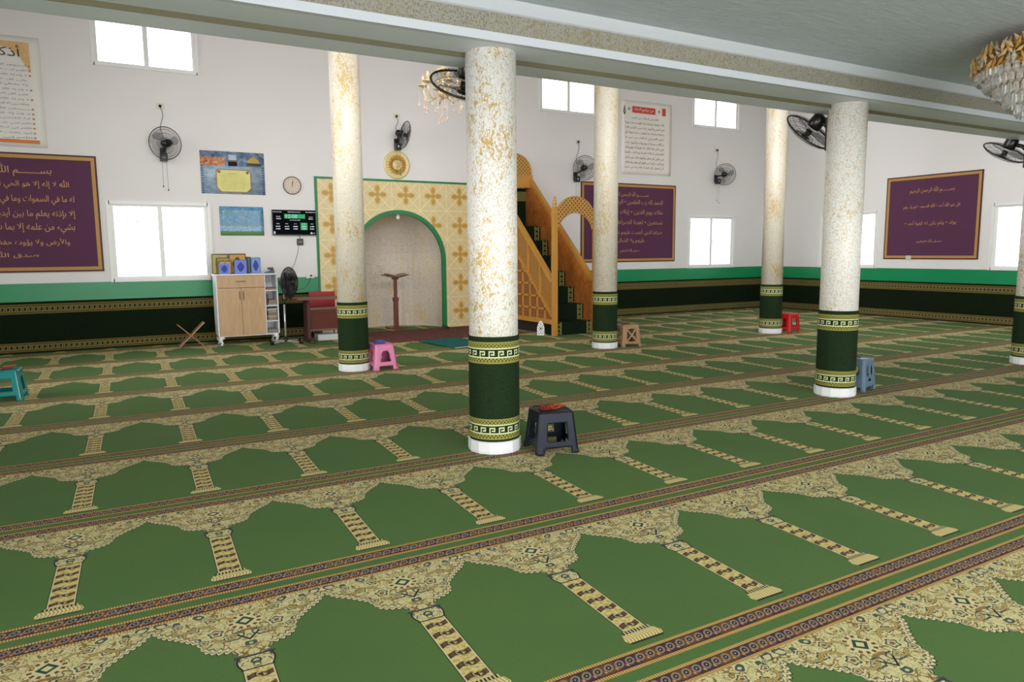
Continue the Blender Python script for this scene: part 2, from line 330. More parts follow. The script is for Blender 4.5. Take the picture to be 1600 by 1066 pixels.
# ------------------------------------------------------------------ helpers: meshes
class MB:
    def __init__(s): s.v = []; s.f = []; s.mi = []; s.uvs = []; s.sm = []; s.M = Matrix.Identity(4)
    def p(s, co): s.v.append(tuple(s.M @ Vector(co))); return len(s.v)-1
    def face(s, idx, m=0, uv=None, smooth=False): s.f.append(tuple(idx)); s.mi.append(m); s.uvs.append(uv); s.sm.append(smooth)
    def quad(s, a, b, c, d, m=0, uv=None): s.face([s.p(a), s.p(b), s.p(c), s.p(d)], m, uv)
    def box(s, x0, x1, y0, y1, z0, z1, m=0):
        i = [s.p((x, y, z)) for z in (z0, z1) for y in (y0, y1) for x in (x0, x1)]
        for q in ((0, 2, 3, 1), (4, 5, 7, 6), (0, 1, 5, 4), (2, 6, 7, 3), (0, 4, 6, 2), (1, 3, 7, 5)): s.face([i[k] for k in q], m)
    def bbox(s, x0, x1, y0, y1, z0, z1, r=.004, m=0):
        """box with chamfered edges"""
        bm = bmesh.new(); bmesh.ops.create_cube(bm, size=1)
        for v in bm.verts: v.co = Vector((x0+(v.co.x+.5)*(x1-x0), y0+(v.co.y+.5)*(y1-y0), z0+(v.co.z+.5)*(z1-z0)))
        bmesh.ops.bevel(bm, geom=bm.edges[:], offset=r, segments=2, affect='EDGES', profile=.6)
        s.add_bm(bm, m); bm.free()
    def add_bm(s, bm, m=0, smooth=False):
        bm.verts.ensure_lookup_table(); k = {v: s.p(v.co) for v in bm.verts}
        for f in bm.faces: s.face([k[v] for v in f.verts], m, None, smooth)
    def bar(s, a, b, wx, wy=None, m=0, up=(0, 0, 1)):
        """square bar from a to b"""
        a, b = Vector(a), Vector(b); d = (b-a).normalized(); wy = wy or wx
        x = d.cross(Vector(up)); x = x.normalized() if x.length > 1e-4 else Vector((1, 0, 0)); y = x.cross(d)
        i = []
        for q in (a, b):
            for sx, sy in ((-1, -1), (1, -1), (1, 1), (-1, 1)): i.append(s.p(q + x*sx*wx/2 + y*sy*wy/2))
        for k in range(4): s.face([i[k], i[(k+1) % 4], i[4+(k+1) % 4], i[4+k]], m)
        s.face([i[3], i[2], i[1], i[0]], m); s.face(i[4:], m)
    def tube(s, pts, r, n=8, m=0, closed=False, caps=True):
        pts = [Vector(q) for q in pts]; N = len(pts); rings = []
        rs = r if isinstance(r, (list, tuple)) else [r]*N
        up = Vector((0, 0, 1)); prev = None
        for k, q in enumerate(pts):
            if closed: d = pts[(k+1) % N]-pts[k-1]
            else: d = pts[min(k+1, N-1)]-pts[max(k-1, 0)]
            d.normalize()
            x = (prev - d*prev.dot(d)) if prev else d.cross(up)
            if x.length < 1e-3: x = d.cross(Vector((1, 0, 0)))
            x.normalize(); prev = x; y = d.cross(x)
            rings.append([s.p(q+(x*math.cos(t)+y*math.sin(t))*rs[k]) for t in [2*pi*j/n for j in range(n)]])
        for k in range(N if closed else N-1):
            A, B = rings[k], rings[(k+1) % N]
            for j in range(n): s.face([A[j], A[(j+1) % n], B[(j+1) % n], B[j]], m, None, n > 5)
        if caps and not closed: s.face(rings[0][::-1], m); s.face(rings[-1], m)
    def lathe(s, prof, n=32, m=0, c=(0, 0, 0), smooth=True, a0=0, a1=2*pi, caps=False):
        full = abs(a1-a0-2*pi) < 1e-6; rings = []
        for r, z in prof: rings.append([s.p((c[0]+r*math.cos(a0+(a1-a0)*j/n), c[1]+r*math.sin(a0+(a1-a0)*j/n), c[2]+z)) for j in range(n if full else n+1)])
        L = n
        for A, B in zip(rings, rings[1:]):
            for j in range(L):
                k = (j+1) % n if full else j+1
                s.face([A[j], A[k], B[k], B[j]], m, None, smooth)
        if caps: s.face(rings[0][::-1], m); s.face(rings[-1], m)
    def cyl(s, c, r, z0, z1, n=24, m=0): s.lathe([(r, z0), (r, z1)], n, m, (c[0], c[1], 0), True, caps=True)
    def ball(s, c, r, n=10, m=0, sz=1):
        s.lathe([(max(1e-4, r*math.sin(pi*k/(n//2+1))), -r*sz*math.cos(pi*k/(n//2+1))) for k in range(n//2+2)], n, m, c)
    def prism(s, poly, d, m=0, axis='y', at=0, m2=None):
        """extrude a polygon given in (a,b) by d along axis"""
        def P(a, b, t): return (a, t, b) if axis == 'y' else ((t, a, b) if axis == 'x' else (a, b, t))
        A = [s.p(P(a, b, at)) for a, b in poly]; B = [s.p(P(a, b, at+d)) for a, b in poly]; n = len(poly)
        s.face(A, m); s.face(B[::-1], m)
        for k in range(n): s.face([A[k], B[k], B[(k+1) % n], A[(k+1) % n]], m2 if m2 is not None else m)
    def build(s, name, mats, parent=None, fix=True, bevel=0):
        me = bpy.data.meshes.new(name)
        vs = s.v
        if parent is not None:
            pm = parent.get('_abs'); off = Vector(pm) if pm is not None else Vector((0, 0, 0))
            vs = [tuple(Vector(v)-off) for v in vs]
        me.from_pydata(vs, [], s.f)
        for m in (mats if isinstance(mats, (list, tuple)) else [mats]): me.materials.append(m)
        if any(s.mi): me.polygons.foreach_set('material_index', s.mi)
        me.polygons.foreach_set('use_smooth', s.sm)
        if any(u is not None for u in s.uvs):
            L = me.uv_layers.new(name='UVMap'); k = 0
            for f, u in zip(s.f, s.uvs):
                for j in range(len(f)):
                    if u is not None: L.data[k].uv = u[j]
                    k += 1
        if fix:
            bm = bmesh.new(); bm.from_mesh(me); bmesh.ops.recalc_face_normals(bm, faces=bm.faces[:]); bm.to_mesh(me); bm.free()
        me.update()
        o = bpy.data.objects.new(name, me); C.objects.link(o)
        if parent is not None:
            o.parent = parent
            if parent.get('_abs') is not None: o['_abs'] = list(parent['_abs'])
        return o
def tag(o, label, cat, group=None):
    o['label'] = label; o['category'] = cat
    if group: o['group'] = group
    return o
def struct(o): o['kind'] = 'structure'; return o
def thing(name, label, cat, loc=(0, 0, 0), group=None, rz=0):
    o = bpy.data.objects.new(name, None); C.objects.link(o); o.location = loc; o.rotation_euler = (0, 0, rz); o.empty_display_size = .1
    return tag(o, label, cat, group)
def athing(name, label, cat, loc, group=None):
    """thing whose parts are given in room coordinates"""
    o = thing(name, label, cat, loc, group); o['_abs'] = list(loc); return o
def recenter(o):
    """put a lone mesh's origin at its base"""
    me = o.data; xs = [v.co for v in me.vertices]
    c = Vector(((min(v.x for v in xs)+max(v.x for v in xs))/2, (min(v.y for v in xs)+max(v.y for v in xs))/2, min(v.z for v in xs)))
    me.transform(Matrix.Translation(-c)); o.location = c; return o
def frame(loc, n, up=(0, 0, 1)):
    n = Vector(n).normalized(); x = Vector(up).cross(n).normalized(); y = n.cross(x)
    m = Matrix((x, y, n)).transposed().to_4x4(); m.translation = loc; return m

# arabic letters joined into their written forms
_F = {'ا': 'FE8D FE8E', 'أ': 'FE83 FE84', 'إ': 'FE87 FE88', 'آ': 'FE81 FE82', 'ؤ': 'FE85 FE86', 'ة': 'FE93 FE94', 'د': 'FEA9 FEAA', 'ذ': 'FEAB FEAC', 'ر': 'FEAD FEAE', 'ز': 'FEAF FEB0', 'و': 'FEED FEEE', 'ى': 'FEEF FEF0', 'ء': 'FE80',
      'ب': 'FE8F FE90 FE91 FE92', 'ت': 'FE95 FE96 FE97 FE98', 'ث': 'FE99 FE9A FE9B FE9C', 'ج': 'FE9D FE9E FE9F FEA0', 'ح': 'FEA1 FEA2 FEA3 FEA4', 'خ': 'FEA5 FEA6 FEA7 FEA8', 'س': 'FEB1 FEB2 FEB3 FEB4', 'ش': 'FEB5 FEB6 FEB7 FEB8', 'ص': 'FEB9 FEBA FEBB FEBC', 'ض': 'FEBD FEBE FEBF FEC0', 'ط': 'FEC1 FEC2 FEC3 FEC4', 'ظ': 'FEC5 FEC6 FEC7 FEC8', 'ع': 'FEC9 FECA FECB FECC', 'غ': 'FECD FECE FECF FED0', 'ف': 'FED1 FED2 FED3 FED4', 'ق': 'FED5 FED6 FED7 FED8', 'ك': 'FED9 FEDA FEDB FEDC', 'ل': 'FEDD FEDE FEDF FEE0', 'م': 'FEE1 FEE2 FEE3 FEE4', 'ن': 'FEE5 FEE6 FEE7 FEE8', 'ه': 'FEE9 FEEA FEEB FEEC', 'ي': 'FEF1 FEF2 FEF3 FEF4', 'ئ': 'FE89 FE8A FE8B FE8C', 'ـ': '0640 0640 0640 0640',
      'لا': 'FEFB FEFC', 'لأ': 'FEF7 FEF8', 'لإ': 'FEF9 FEFA', 'لآ': 'FEF5 FEF6'}
_F = {k: [chr(int(x, 16)) for x in v.split()] for k, v in _F.items()}
def shape(t):
    out = []; k = 0; t = t.replace('الله', '\u0001').replace('لله', '\u0002'); L = []
    while k < len(t):
        if t[k] == 'ل' and k+1 < len(t) and t[k:k+2] in _F: L.append(t[k:k+2]); k += 2
        else: L.append(t[k]); k += 1
    for i, c in enumerate(L):
        if c == '\u0001': out.append('\uFDF2'); continue
        if c == '\u0002': out.append('\uFEEA\uFEE0\uFEDF'); continue
        if c not in _F: out.append(c); continue
        f = _F[c]; pj = i > 0 and L[i-1] in _F and len(_F[L[i-1]]) == 4; nj = i+1 < len(L) and L[i+1] in _F and L[i+1] != 'ء' and len(f) == 4
        if len(f) == 1: out.append(f[0])
        elif pj and nj: out.append(f[3])
        elif nj: out.append(f[2])
        elif pj: out.append(f[1])
        else: out.append(f[0])
    return ''.join(out[::-1])
def text_mesh(body, res=2):
    """flat letters as (verts, faces), in a box starting at 0"""
    cu = bpy.data.curves.new('t', 'FONT'); cu.body = body; cu.resolution_u = res
    o = bpy.data.objects.new('t', cu); C.objects.link(o); bpy.context.view_layer.update()
    dg = bpy.context.evaluated_depsgraph_get(); me = bpy.data.meshes.new_from_object(o.evaluated_get(dg))
    v = [tuple(x.co) for x in me.vertices]; f = [tuple(p.vertices) for p in me.polygons]
    bpy.data.objects.remove(o); bpy.data.curves.remove(cu); bpy.data.meshes.remove(me); return v, f
def write(mb, body, cx, cz, width, height=None, put=None, m=0, ar=True, hmax=None, grow=0):
    """lay text centred on (cx,cz), scaled to width; put(a,b) -> room point"""
    v, f = text_mesh(shape(body) if ar else body)
    if not v: return
    x0, x1 = min(q[0] for q in v), max(q[0] for q in v); y0, y1 = min(q[1] for q in v), max(q[1] for q in v)
    sx = width/(x1-x0); sy = (height/(y1-y0)) if height else sx
    if hmax and (y1-y0)*sy > hmax: sy = hmax/(y1-y0)
    ids = [mb.p(put(cx+(q[0]-(x0+x1)/2)*sx, cz+(q[1]-(y0+y1)/2)*sy)) for q in v]
    for q in f: mb.face([ids[k] for k in q], m)

# ------------------------------------------------------------------ shared materials
M_wall = mat_paint('e6e4e5', .65, .03)
def mat_ceiling():
    b = NB('combed_ceiling_plaster'); v = b.new('ShaderNodeVectorMath', operation='MULTIPLY'); b.put(v.inputs[0], b.obj()); v.inputs[1].default_value = (1.2, 6, 1)
    n = b.noise(4, 6, .72, v.outputs[0], .8); b.bump(n, .7, .02)
    return b.fin(b.mix(b.ramp(n, .3, .72), lin('b4bfcd'), lin('c9d3df')), .5)
M_ceil = mat_ceiling()
M_beam = mat_paint('d9e0ec', .5, .03, 2, .3)
M_white = mat_paint('e6e8ec', .45, .02); M_mould = mat_paint('c3c9d3', .45, .03)
M_green = mat_paint('0c8a56', .35, .10, 3)
M_frame = mat('eceded', .35, 0, .02)
M_glass = mat_glass()
M_black = mat('141416', .3, 0, .1)
M_smoke = mat('2a2c31', .15, 0, .05, alpha=.25)
M_wire = mat('1b1b1e', .4)
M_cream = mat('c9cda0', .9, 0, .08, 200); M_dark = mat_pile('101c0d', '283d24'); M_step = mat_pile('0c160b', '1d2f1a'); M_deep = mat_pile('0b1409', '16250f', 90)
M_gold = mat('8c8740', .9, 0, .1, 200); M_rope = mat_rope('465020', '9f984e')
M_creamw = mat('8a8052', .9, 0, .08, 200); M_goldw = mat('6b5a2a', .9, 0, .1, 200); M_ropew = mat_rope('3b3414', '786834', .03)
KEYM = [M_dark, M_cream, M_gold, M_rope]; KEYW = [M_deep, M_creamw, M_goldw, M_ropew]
KEY = ['11111111', '00000000', '01111100', '01000100', '01011100', '01000000', '11111111']

# ------------------------------------------------------------------ room shell
XL, XR, YB, YW, ZC, ZH = -5.6, 16.23, -4.2, 14.23, 3.41, 6.25
# floor
mb = MB(); mb.box(XL-.3, XR+.3, YB-.3, 15.45, -.1, 0)
struct(mb.build('floor', mat_carpet()))
def wall(name, along, fixed, thick, a0, a1, z0, z1, holes, m=M_wall):
    """wall slab with rectangular openings; along='x' or 'y'"""
    mb = MB(); As = sorted({a0, a1, *[h[0] for h in holes], *[h[1] for h in holes]}); Zs = sorted({z0, z1, *[h[2] for h in holes], *[h[3] for h in holes]})
    for A, B in zip(As, As[1:]):
        run = None
        for Z, W in zip(Zs, Zs[1:]):
            ca, cz = (A+B)/2, (Z+W)/2
            hole = any(h[0] < ca < h[1] and h[2] < cz < h[3] for h in holes)
            if not hole: run = (run[0], W) if run else (Z, W)
            if hole or W == Zs[-1]:
                if run:
                    t0, t1 = sorted((fixed, fixed+thick))
                    if along == 'x': mb.box(A, B, t0, t1, run[0], run[1])
                    else: mb.box(t0, t1, A, B, run[0], run[1])
                run = None
    return struct(mb.build(name, m))
LOW = (1.18, 2.48); HI = (4.76, 5.95)
FW = [(.20, 1.77, *LOW), (13.36, 14.97, *LOW), (.14, 1.73, *HI), (8.83, 10.40, *HI), (13.42, 15.04, *HI)]
wall('wall_front', 'x', YW, .26, XL-.3, XR+.3, 0, ZH, FW + [(4.40, 6.40, 0, 2.44)])
RW = [(10.90, 12.45, *LOW), (6.70, 8.30, *LOW), (2.4, 3.9, *LOW)]
wall('wall_right', 'y', XR, .26, YB, YW, 0, ZH, RW)
LW = [(11.0, 12.5, *LOW), (7.2, 8.7, *LOW), (7, 8.5, *HI), (11, 12.5, *HI)]
wall('wall_left', 'y', XL, -.26, YB, YW, 0, ZH, LW)
BW = [(-3, -1, .1, 2.6), (1, 3, .1, 2.6), (5, 7, .1, 2.6), (9, 11, .1, 2.6), (13, 15, .1, 2.6)]
wall('wall_back', 'x', YB, -.26, XL-.3, XR+.3, 0, ZC+.2, BW)
mb = MB(); mb.box(XL, XR, YB, 4.86, ZC, ZC+.2); struct(mb.build('ceiling', M_ceil))
mb = MB(); mb.box(XL-.3, XR+.3, 4.9, YW+.26, ZH, ZH+.2); struct(mb.build('ceiling', mat_paint('ded6cc', .6, .03)))
# the beam between the low and the high ceiling
M_glit = mat_stucco(.3, '8e8c80', '7f7860', '65635a', .45, 2)
bt = bpy.data.objects.new('trim_1', None); C.objects.link(bt); struct(bt)
mb = MB(); mb.box(XL, XR, 4.86, 5.50, 3.12, ZH, 0); mb.build('beam_body', M_beam, bt)
mb = MB(); mb.box(XL, XR, 4.845, 4.86, 3.185, 3.33); mb.build('glitter_band', M_glit, bt)
mb = MB(); mb.prism([(4.81, 3.12), (4.86, 3.12), (4.86, 3.185), (4.82, 3.185)], XR-XL, 0, 'x', XL); mb.build('lower_moulding', M_mould, bt)
mb = MB(); mb.prism([(4.86, 3.325), (4.86, 3.41), (4.77, 3.41), (4.79, 3.385), (4.83, 3.34)], XR-XL, 0, 'x', XL); mb.build('upper_moulding', M_mould, bt)
mb = MB(); mb.box(XL, XR, 5.20, 5.50, 3.085, 3.12); mb.build('step_moulding', M_beam, bt)
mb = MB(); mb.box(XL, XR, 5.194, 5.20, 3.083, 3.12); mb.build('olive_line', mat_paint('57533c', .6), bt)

# wall carpet skirting and the green painted band
def strips(mb, P, L, seq, mi, keypitch):
    """horizontal bands along a path P(s,z); seq: (z0,z1,kind) kind d,g,r,k,c"""
    for z0, z1, k in seq:
        if k == 'k':
            n = max(1, round(L/keypitch)); h = (z1-z0)/7; wd = L/(n*8)
            for i in range(n*8):
                for r in range(7):
                    mt = 1 if KEY[r][i % 8] == '1' else 0
                    a, b = i*wd, (i+1)*wd; t, q = z1-r*h, z1-(r+1)*h
                    mb.face([mb.p(P(a, q)), mb.p(P(b, q)), mb.p(P(b, t)), mb.p(P(a, t))], mt, ((a, q), (b, q), (b, t), (a, t)), mi)
        else:
            n = 48 if mi else max(1, int(L/2)); mt = {'d': 0, 'c': 1, 'g': 2, 'r': 3}[k]
            for i in range(n):
                a, b = L*i/n, L*(i+1)/n
                mb.face([mb.p(P(a, z0)), mb.p(P(b, z0)), mb.p(P(b, z1)), mb.p(P(a, z1))], mt, ((a, z0), (b, z0), (b, z1), (a, z1)), mi)
WS = [(.0, .028, 'd'), (.028, .04, 'g'), (.04, .07, 'r'), (.07, .135, 'k'), (.135, .165, 'r'), (.165, .178, 'g'), (.178, .652, 'd'), (.652, .665, 'g'), (.665, .695, 'r'), (.695, .765, 'k'), (.765, .798, 'r'), (.798, .812, 'g'), (.812, .848, 'd')]
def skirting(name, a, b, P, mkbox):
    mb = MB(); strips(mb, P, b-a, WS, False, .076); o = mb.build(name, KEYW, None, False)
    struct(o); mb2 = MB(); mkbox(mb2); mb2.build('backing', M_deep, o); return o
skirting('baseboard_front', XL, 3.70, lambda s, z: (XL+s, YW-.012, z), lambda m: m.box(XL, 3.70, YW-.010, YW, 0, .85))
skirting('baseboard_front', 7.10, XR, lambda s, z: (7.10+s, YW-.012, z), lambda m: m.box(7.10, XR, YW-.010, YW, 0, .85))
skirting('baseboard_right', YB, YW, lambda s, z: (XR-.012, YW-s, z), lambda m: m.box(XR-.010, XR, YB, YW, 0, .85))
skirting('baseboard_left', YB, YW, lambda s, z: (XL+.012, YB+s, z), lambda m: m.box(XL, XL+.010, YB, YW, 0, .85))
mb = MB(); mb.box(XL, 3.70, YW-.005, YW, .848, 1.148); mb.box(7.10, XR, YW-.005, YW, .848, 1.148)
mb.box(XR-.005, XR, YB, YW, .848, 1.148); mb.box(XL, XL+.005, YB, YW, .848, 1.148)
struct(mb.build('trim_2', M_green))

# windows
wn = [0]
def window(along, fixed, out, a0, a1, z0, z1, bars=True, outer=.04):
    """frame with two sashes; 'out' is the outward direction sign"""
    wn[0] += 1
    e = bpy.data.objects.new('window_%d' % wn[0], None); C.objects.link(e); struct(e)
    def B(mb, A, Bb, d0, d1, Z, W):
        t0, t1 = sorted((fixed+out*d0, fixed+out*d1))
        if along == 'x': mb.box(A, Bb, t0, t1, Z, W)
        else: mb.box(t0, t1, A, Bb, Z, W)
    mb = MB(); o = outer; i = .015
    for q in ((a0-o, a0+i, z0-o, z1+o), (a1-i, a1+o, z0-o, z1+o), (a0, a1, z0-o, z0+i), (a0, a1, z1-i, z1+o)):
        B(mb, q[0], q[1], -.022, .0, q[2], q[3])
    B(mb, a0, a0+.02, 0, .1, z0, z1); B(mb, a1-.02, a1, 0, .1, z0, z1); B(mb, a0, a1, 0, .1, z0, z0+.02); B(mb, a0, a1, 0, .1, z1-.02, z1)
    mb.build('window_frame', M_frame, e)
    c = (a0+a1)/2
    for s0, s1, dd in ((a0+.02, c+.012, .012), (c-.012, a1-.02, .026)):
        mb = MB(); t = .05
        for q in ((s0, s0+t, z0+.02, z1-.02), (s1-t, s1, z0+.02, z1-.02), (s0+t, s1-t, z0+.02, z0+.02+t*.6), (s0+t, s1-t, z1-.02-t*.6, z1-.02)):
            B(mb, q[0], q[1], dd, dd+.03, q[2], q[3])
        sa = mb.build('sash', M_frame, e)
        mb = MB(); B(mb, s0+t, s1-t, dd+.013, dd+.017, z0+.05, z1-.05); mb.build('pane', M_glass, sa)
    if bars:
        mb = MB(); B(mb, c-.012, c+.012, -.03, .012, (z0+z1)/2-.05, (z0+z1)/2+.05); mb.build('window_handle', M_frame, e)
        mb = MB(); n = 11
        for k in range(1, n): q = a0+(a1-a0)*k/n; B(mb, q-.006, q+.006, .2, .212, z0, z1)
        for zz in (z0+.3, z1-.3): B(mb, a0, a1, .2, .212, zz-.006, zz+.006)
        mb.build('security_grille', mat('f0f0f0', .5), e)
for h in FW: window('x', YW, 1, *h, bars=h[2] < 3, outer=.04 if h[2] < 3 else .025)
for h in RW: window('y', XR, 1, *h)
for h in LW: window('y', XL, -1, *h, bars=False, outer=.05)
# pale paved yard outside
mb = MB(); mb.box(-60, 70, -60, 70, -.35, -.15); struct(mb.build('floor', mat_paint('d6d2c8', .9)))

# ------------------------------------------------------------------ columns
CS = [(.10, .118, 'd'), (.118, .129, 'g'), (.129, .160, 'r'), (.160, .240, 'k'), (.240, .272, 'r'), (.272, .284, 'g'), (.284, .728, 'd'), (.728, .740, 'g'), (.740, .772, 'r'), (.772, .853, 'k'), (.853, .886, 'r'), (.886, .900, 'g'), (.900, .94, 'd')]
def column(x, y, top, label, seed):
    e = thing('column', label, 'column', (x, y, 0), 'round columns of the hall')
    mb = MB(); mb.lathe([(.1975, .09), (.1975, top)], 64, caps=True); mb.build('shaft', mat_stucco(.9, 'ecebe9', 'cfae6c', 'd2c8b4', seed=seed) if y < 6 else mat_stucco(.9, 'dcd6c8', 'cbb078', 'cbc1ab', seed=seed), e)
    mb = MB(); mb.lathe([(.214, 0), (.219, .02), (.217, .095), (.20, .102)], 14, smooth=False, caps=True); mb.build('plinth', M_white, e)
    mb = MB(); R = .2055; L = 2*pi*R
    strips(mb, lambda s, z: (R*math.cos(-pi/2+s/R+seed), R*math.sin(-pi/2+s/R+seed), z), L, CS, True, .0755)
    o = mb.build('carpet_wrap', KEYM, e, False)
    mb = MB(); mb.lathe([(.199, .10), (.2045, .10), (.2045, .94), (.199, .94)], 48); mb.build('wrap_backing', M_dark, o)
TW, TE = 3.12, ZH
column(2.735, 5.13, TW, 'nearest gold-flaked white column, beside the dark plastic stool', 0)
column(7.035, 5.13, TW, 'gold-flaked white column beside the slate blue-grey stool', 1)
column(11.17, 5.13, TW, 'gold-flaked white column cut by the right edge of the picture', 2)
column(2.98, 9.70, TE, 'gold-flaked white column beside the pink stool, in front of the niche', 3)
column(7.28, 9.70, TE, 'gold-flaked white column beside the beige stool, in front of the pulpit', 4)
column(11.27, 9.70, TE, 'gold-flaked white column beside the red stool near the far corner', 5)

# ------------------------------------------------------------------ prayer niche
ni = athing('prayer_niche', 'arched prayer niche in cream flower-tiled wall panel, with green arch trim', 'niche', (5.4, YW, 0))
NX, NR, NS = 5.40, .955, 1.44
def arch_pts(r, n=40): return [(NX-r, 0)] + [(NX-r*math.cos(pi*k/n), NS+r*math.sin(pi*k/n)) for k in range(n+1)] + [(NX+r, 0)]
# tiled panel with the arch cut out
mb = MB(); yf = YW-.03; TS = .607
def tuv(x, z, left=False):
    return ((x-6.78)/TS+.5, (z-.35)/.605+.5) if not left else ((x-4.02)/TS+.5, (z-.35)/.605+.5)
def tq(x0, x1, z0a, z0b, z1, left=False):
    P = [(x0, z0a), (x1, z0b), (x1, z1), (x0, z1)]
    mb.face([mb.p((a, yf, b)) for a, b in P], 0, [tuv(a, b, left) for a, b in P])
tq(3.745, 4.33, 0, 0, 3.035, True); ap = arch_pts(NR+.03, 40); tq(4.33, NX-NR-.03, 0, 0, 3.035)
for (a, b), (c, d) in zip(ap[1:], ap[2:-1]): tq(a, c, b, d, 3.035)
tq(NX+NR+.03, 7.055, 0, 0, 3.035)
mb.box(3.745, 3.75, yf, YW, 0, 3.03, 0)
mb.build('tile_panel', mat_tile(), ni, False)
mb = MB(); G = mat('0d7a45', .45)
for q in ((3.705, 3.745, 0, 3.075), (7.055, 7.095, 0, 3.075)): mb.box(q[0], q[1], YW-.04, YW, q[2], q[3])
mb.box(3.745, 7.055, YW-.04, YW, 3.035, 3.075); mb.build('green_border', G, ni)
mb = MB(); A = arch_pts(NR+.075); B_ = arch_pts(NR-.005)
for k in range(len(A)-1):
    a, b, c, d = A[k], A[k+1], B_[k+1], B_[k]
    for y0, y1 in ((YW-.055, YW+.02),):
        i = [mb.p((q[0], y0, q[1])) for q in (a, b, c, d)] + [mb.p((q[0], y1, q[1])) for q in (a, b, c, d)]
        mb.face(i[:4]); mb.face([i[0], i[1], i[5], i[4]]); mb.face([i[3], i[2], i[6], i[7]])
mb.build('arch_trim', G, ni)
mb = MB(); R = NR
for j in range(24):
    a0_, a1_ = pi*j/24, pi*(j+1)/24
    P = lambda a, z: (NX+R*math.cos(a), YW+R*math.sin(a), z)
    for z0, z1 in ((-.02, .7), (.7, NS)): mb.face([mb.p(P(a0_, z0)), mb.p(P(a1_, z0)), mb.p(P(a1_, z1)), mb.p(P(a0_, z1))], 0, None, True)
    for k in range(10):
        e0, e1 = pi/2*k/10, pi/2*(k+1)/10
        S = lambda a, e: (NX+R*math.cos(a)*math.cos(e), YW+R*math.sin(a)*math.cos(e), NS+R*math.sin(e))
        mb.face([mb.p(S(a0_, e0)), mb.p(S(a1_, e0)), mb.p(S(a1_, e1)), mb.p(S(a0_, e1))], 0, None, True)
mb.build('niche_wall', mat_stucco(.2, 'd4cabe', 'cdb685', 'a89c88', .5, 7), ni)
md = thing('wall_medallion', 'round gold rosette on the white wall above the prayer niche', 'medallion', (5.395, YW, 3.375))
mb = MB(); mb.M = frame((0, 0, 0), (0, -1, 0)); mb.lathe([(.001, .035), (.05, .035), (.06, .02), (.1, .02), (.12, .03), (.175, .03), (.185, .018), (.22, .018), (.235, .028), (.285, .022), (.29, 0)], 48)
mb.build('medallion_disc', mat('dccd98', .4, .05, .1), md)
mb = MB(); mb.M = frame((0, 0, 0), (0, -1, 0))
for k in range(22):
    a = 2*pi*k/22; mb.tube([(q*math.cos(a), q*math.sin(a), .031) for q in (.095, .12, .16, .2)], [.006, .019, .022, .008], 6)
mb.build('gold_petals', mat('c79a3c', .35, .3), md)
bl = thing('light_bulb', 'white light bulb hanging at the top of the prayer niche', 'bulb', (5.44, 14.35, 2.28))
mb = MB(); mb.lathe([(.001, 0), (.03, .012), (.045, .045), (.035, .085), (.022, .11)], 16); mb.build('globe', mat('f2f0ea', .2), bl)
mb = MB(); mb.lathe([(.022, .105), (.026, .11), (.026, .135), (.005, .14), (.005, .165)], 12); mb.build('bulb_socket', mat('dcdcd8', .4), bl)

# lectern in the niche
M_mahog = mat_wood('5a2418', '7a3622', .35)
lc = thing('lectern', 'tall dark-wood reading stand with a post, inside the prayer niche', 'lectern', (5.44, 14.62, 0))
mb = MB(); mb.bbox(-.20, .20, -.14, .14, 0, .035); mb.build('base', M_mahog, lc)
mb = MB(); mb.bbox(-.045, .045, -.04, .04, .035, .62); mb.bbox(-.055, .055, -.05, .05, .58, .66); mb.bbox(-.032, .032, -.028, .028, .66, 1.06); mb.bbox(-.06, .06, -.05, .05, 1.04, 1.075); mb.build('post', M_mahog, lc)
for s in (-1, 1):
    mb = MB(); mb.bar((0, 0, 1.08), (s*.25, 0, 1.14), .34, .018); mb.build('rest', M_mahog, lc)
bk = thing('open_book', 'open book lying on the reading stand in the prayer niche', 'book', (5.44, 14.60, 1.098))
for s in (-1, 1):
    mb = MB(); mb.bar((0, 0, .015), (s*.2, 0, .063), .26, .02); mb.build('page_block', mat('8f8a68', .8, 0, .2), bk)

# ------------------------------------------------------------------ stair pulpit
W1, W2 = mat_wood('c99344', 'b9812f', .4), mat_wood('b37a35', 'c08a40', .4)
pu = athing('stair_pulpit', 'tall carved wooden stair pulpit with green carpeted steps and arched gate', 'pulpit', (7.93, 12.8, 0))
PX0, PX1, PY0, PYW = 7.50, 8.40, 11.60, 14.20
slope = .905; rail = lambda y: 1.03+slope*(y-PY0)
# left side: frame, lattice band, square panels
mb = MB(); X = PX0-.022
def lb(a, b, wd=.05, th=.05): mb.bar((X, a[0], a[1]), (X, b[0], b[1]), th, wd, 0, (0, 0, 1))
lb((PY0, .26), (PYW, .26), .09); mb.box(X-.025, X+.025, PYW-.06, PYW, .1, 3.1)
lb((PY0+.02, .37), (13.75, .37+slope*2.13), .045)
def under(y): return .37+slope*(y-PY0-.02)
for z in (.50, .74, .98, 1.22, 1.46, 1.70): 
    ys = PY0+.02+(z-.37)/slope
    if ys < PYW-.1: lb((ys, z), (PYW, z), .04, .035)
for k in range(1, 9):
    y = PY0+.28*k; lb((y, .26), (y, min(under(y), 2.2)), .04, .035)
for k in range(1, 6):
    y = PY0+.45*k; lb((y, under(y)), (y, rail(y)), .045, .045)
mb.build('side_frame', W1, pu)
mb = MB(); mb.prism([(PY0, .24), (PYW, .24), (PYW, under(PYW)), (PY0, .36)], .012, 0, 'x', X+.003)
mb.build('side_panel', mat_lattice('a0653a', '7c4628', .06), pu)
mb = MB(); mb.prism([(PY0, .36), (PYW, under(PYW)), (PYW, rail(PYW)), (PY0, rail(PY0))], .012, 0, 'x', X+.003)
mb.build('lattice_panel', mat_lattice('bd8740', '7a4a22', .07), pu)
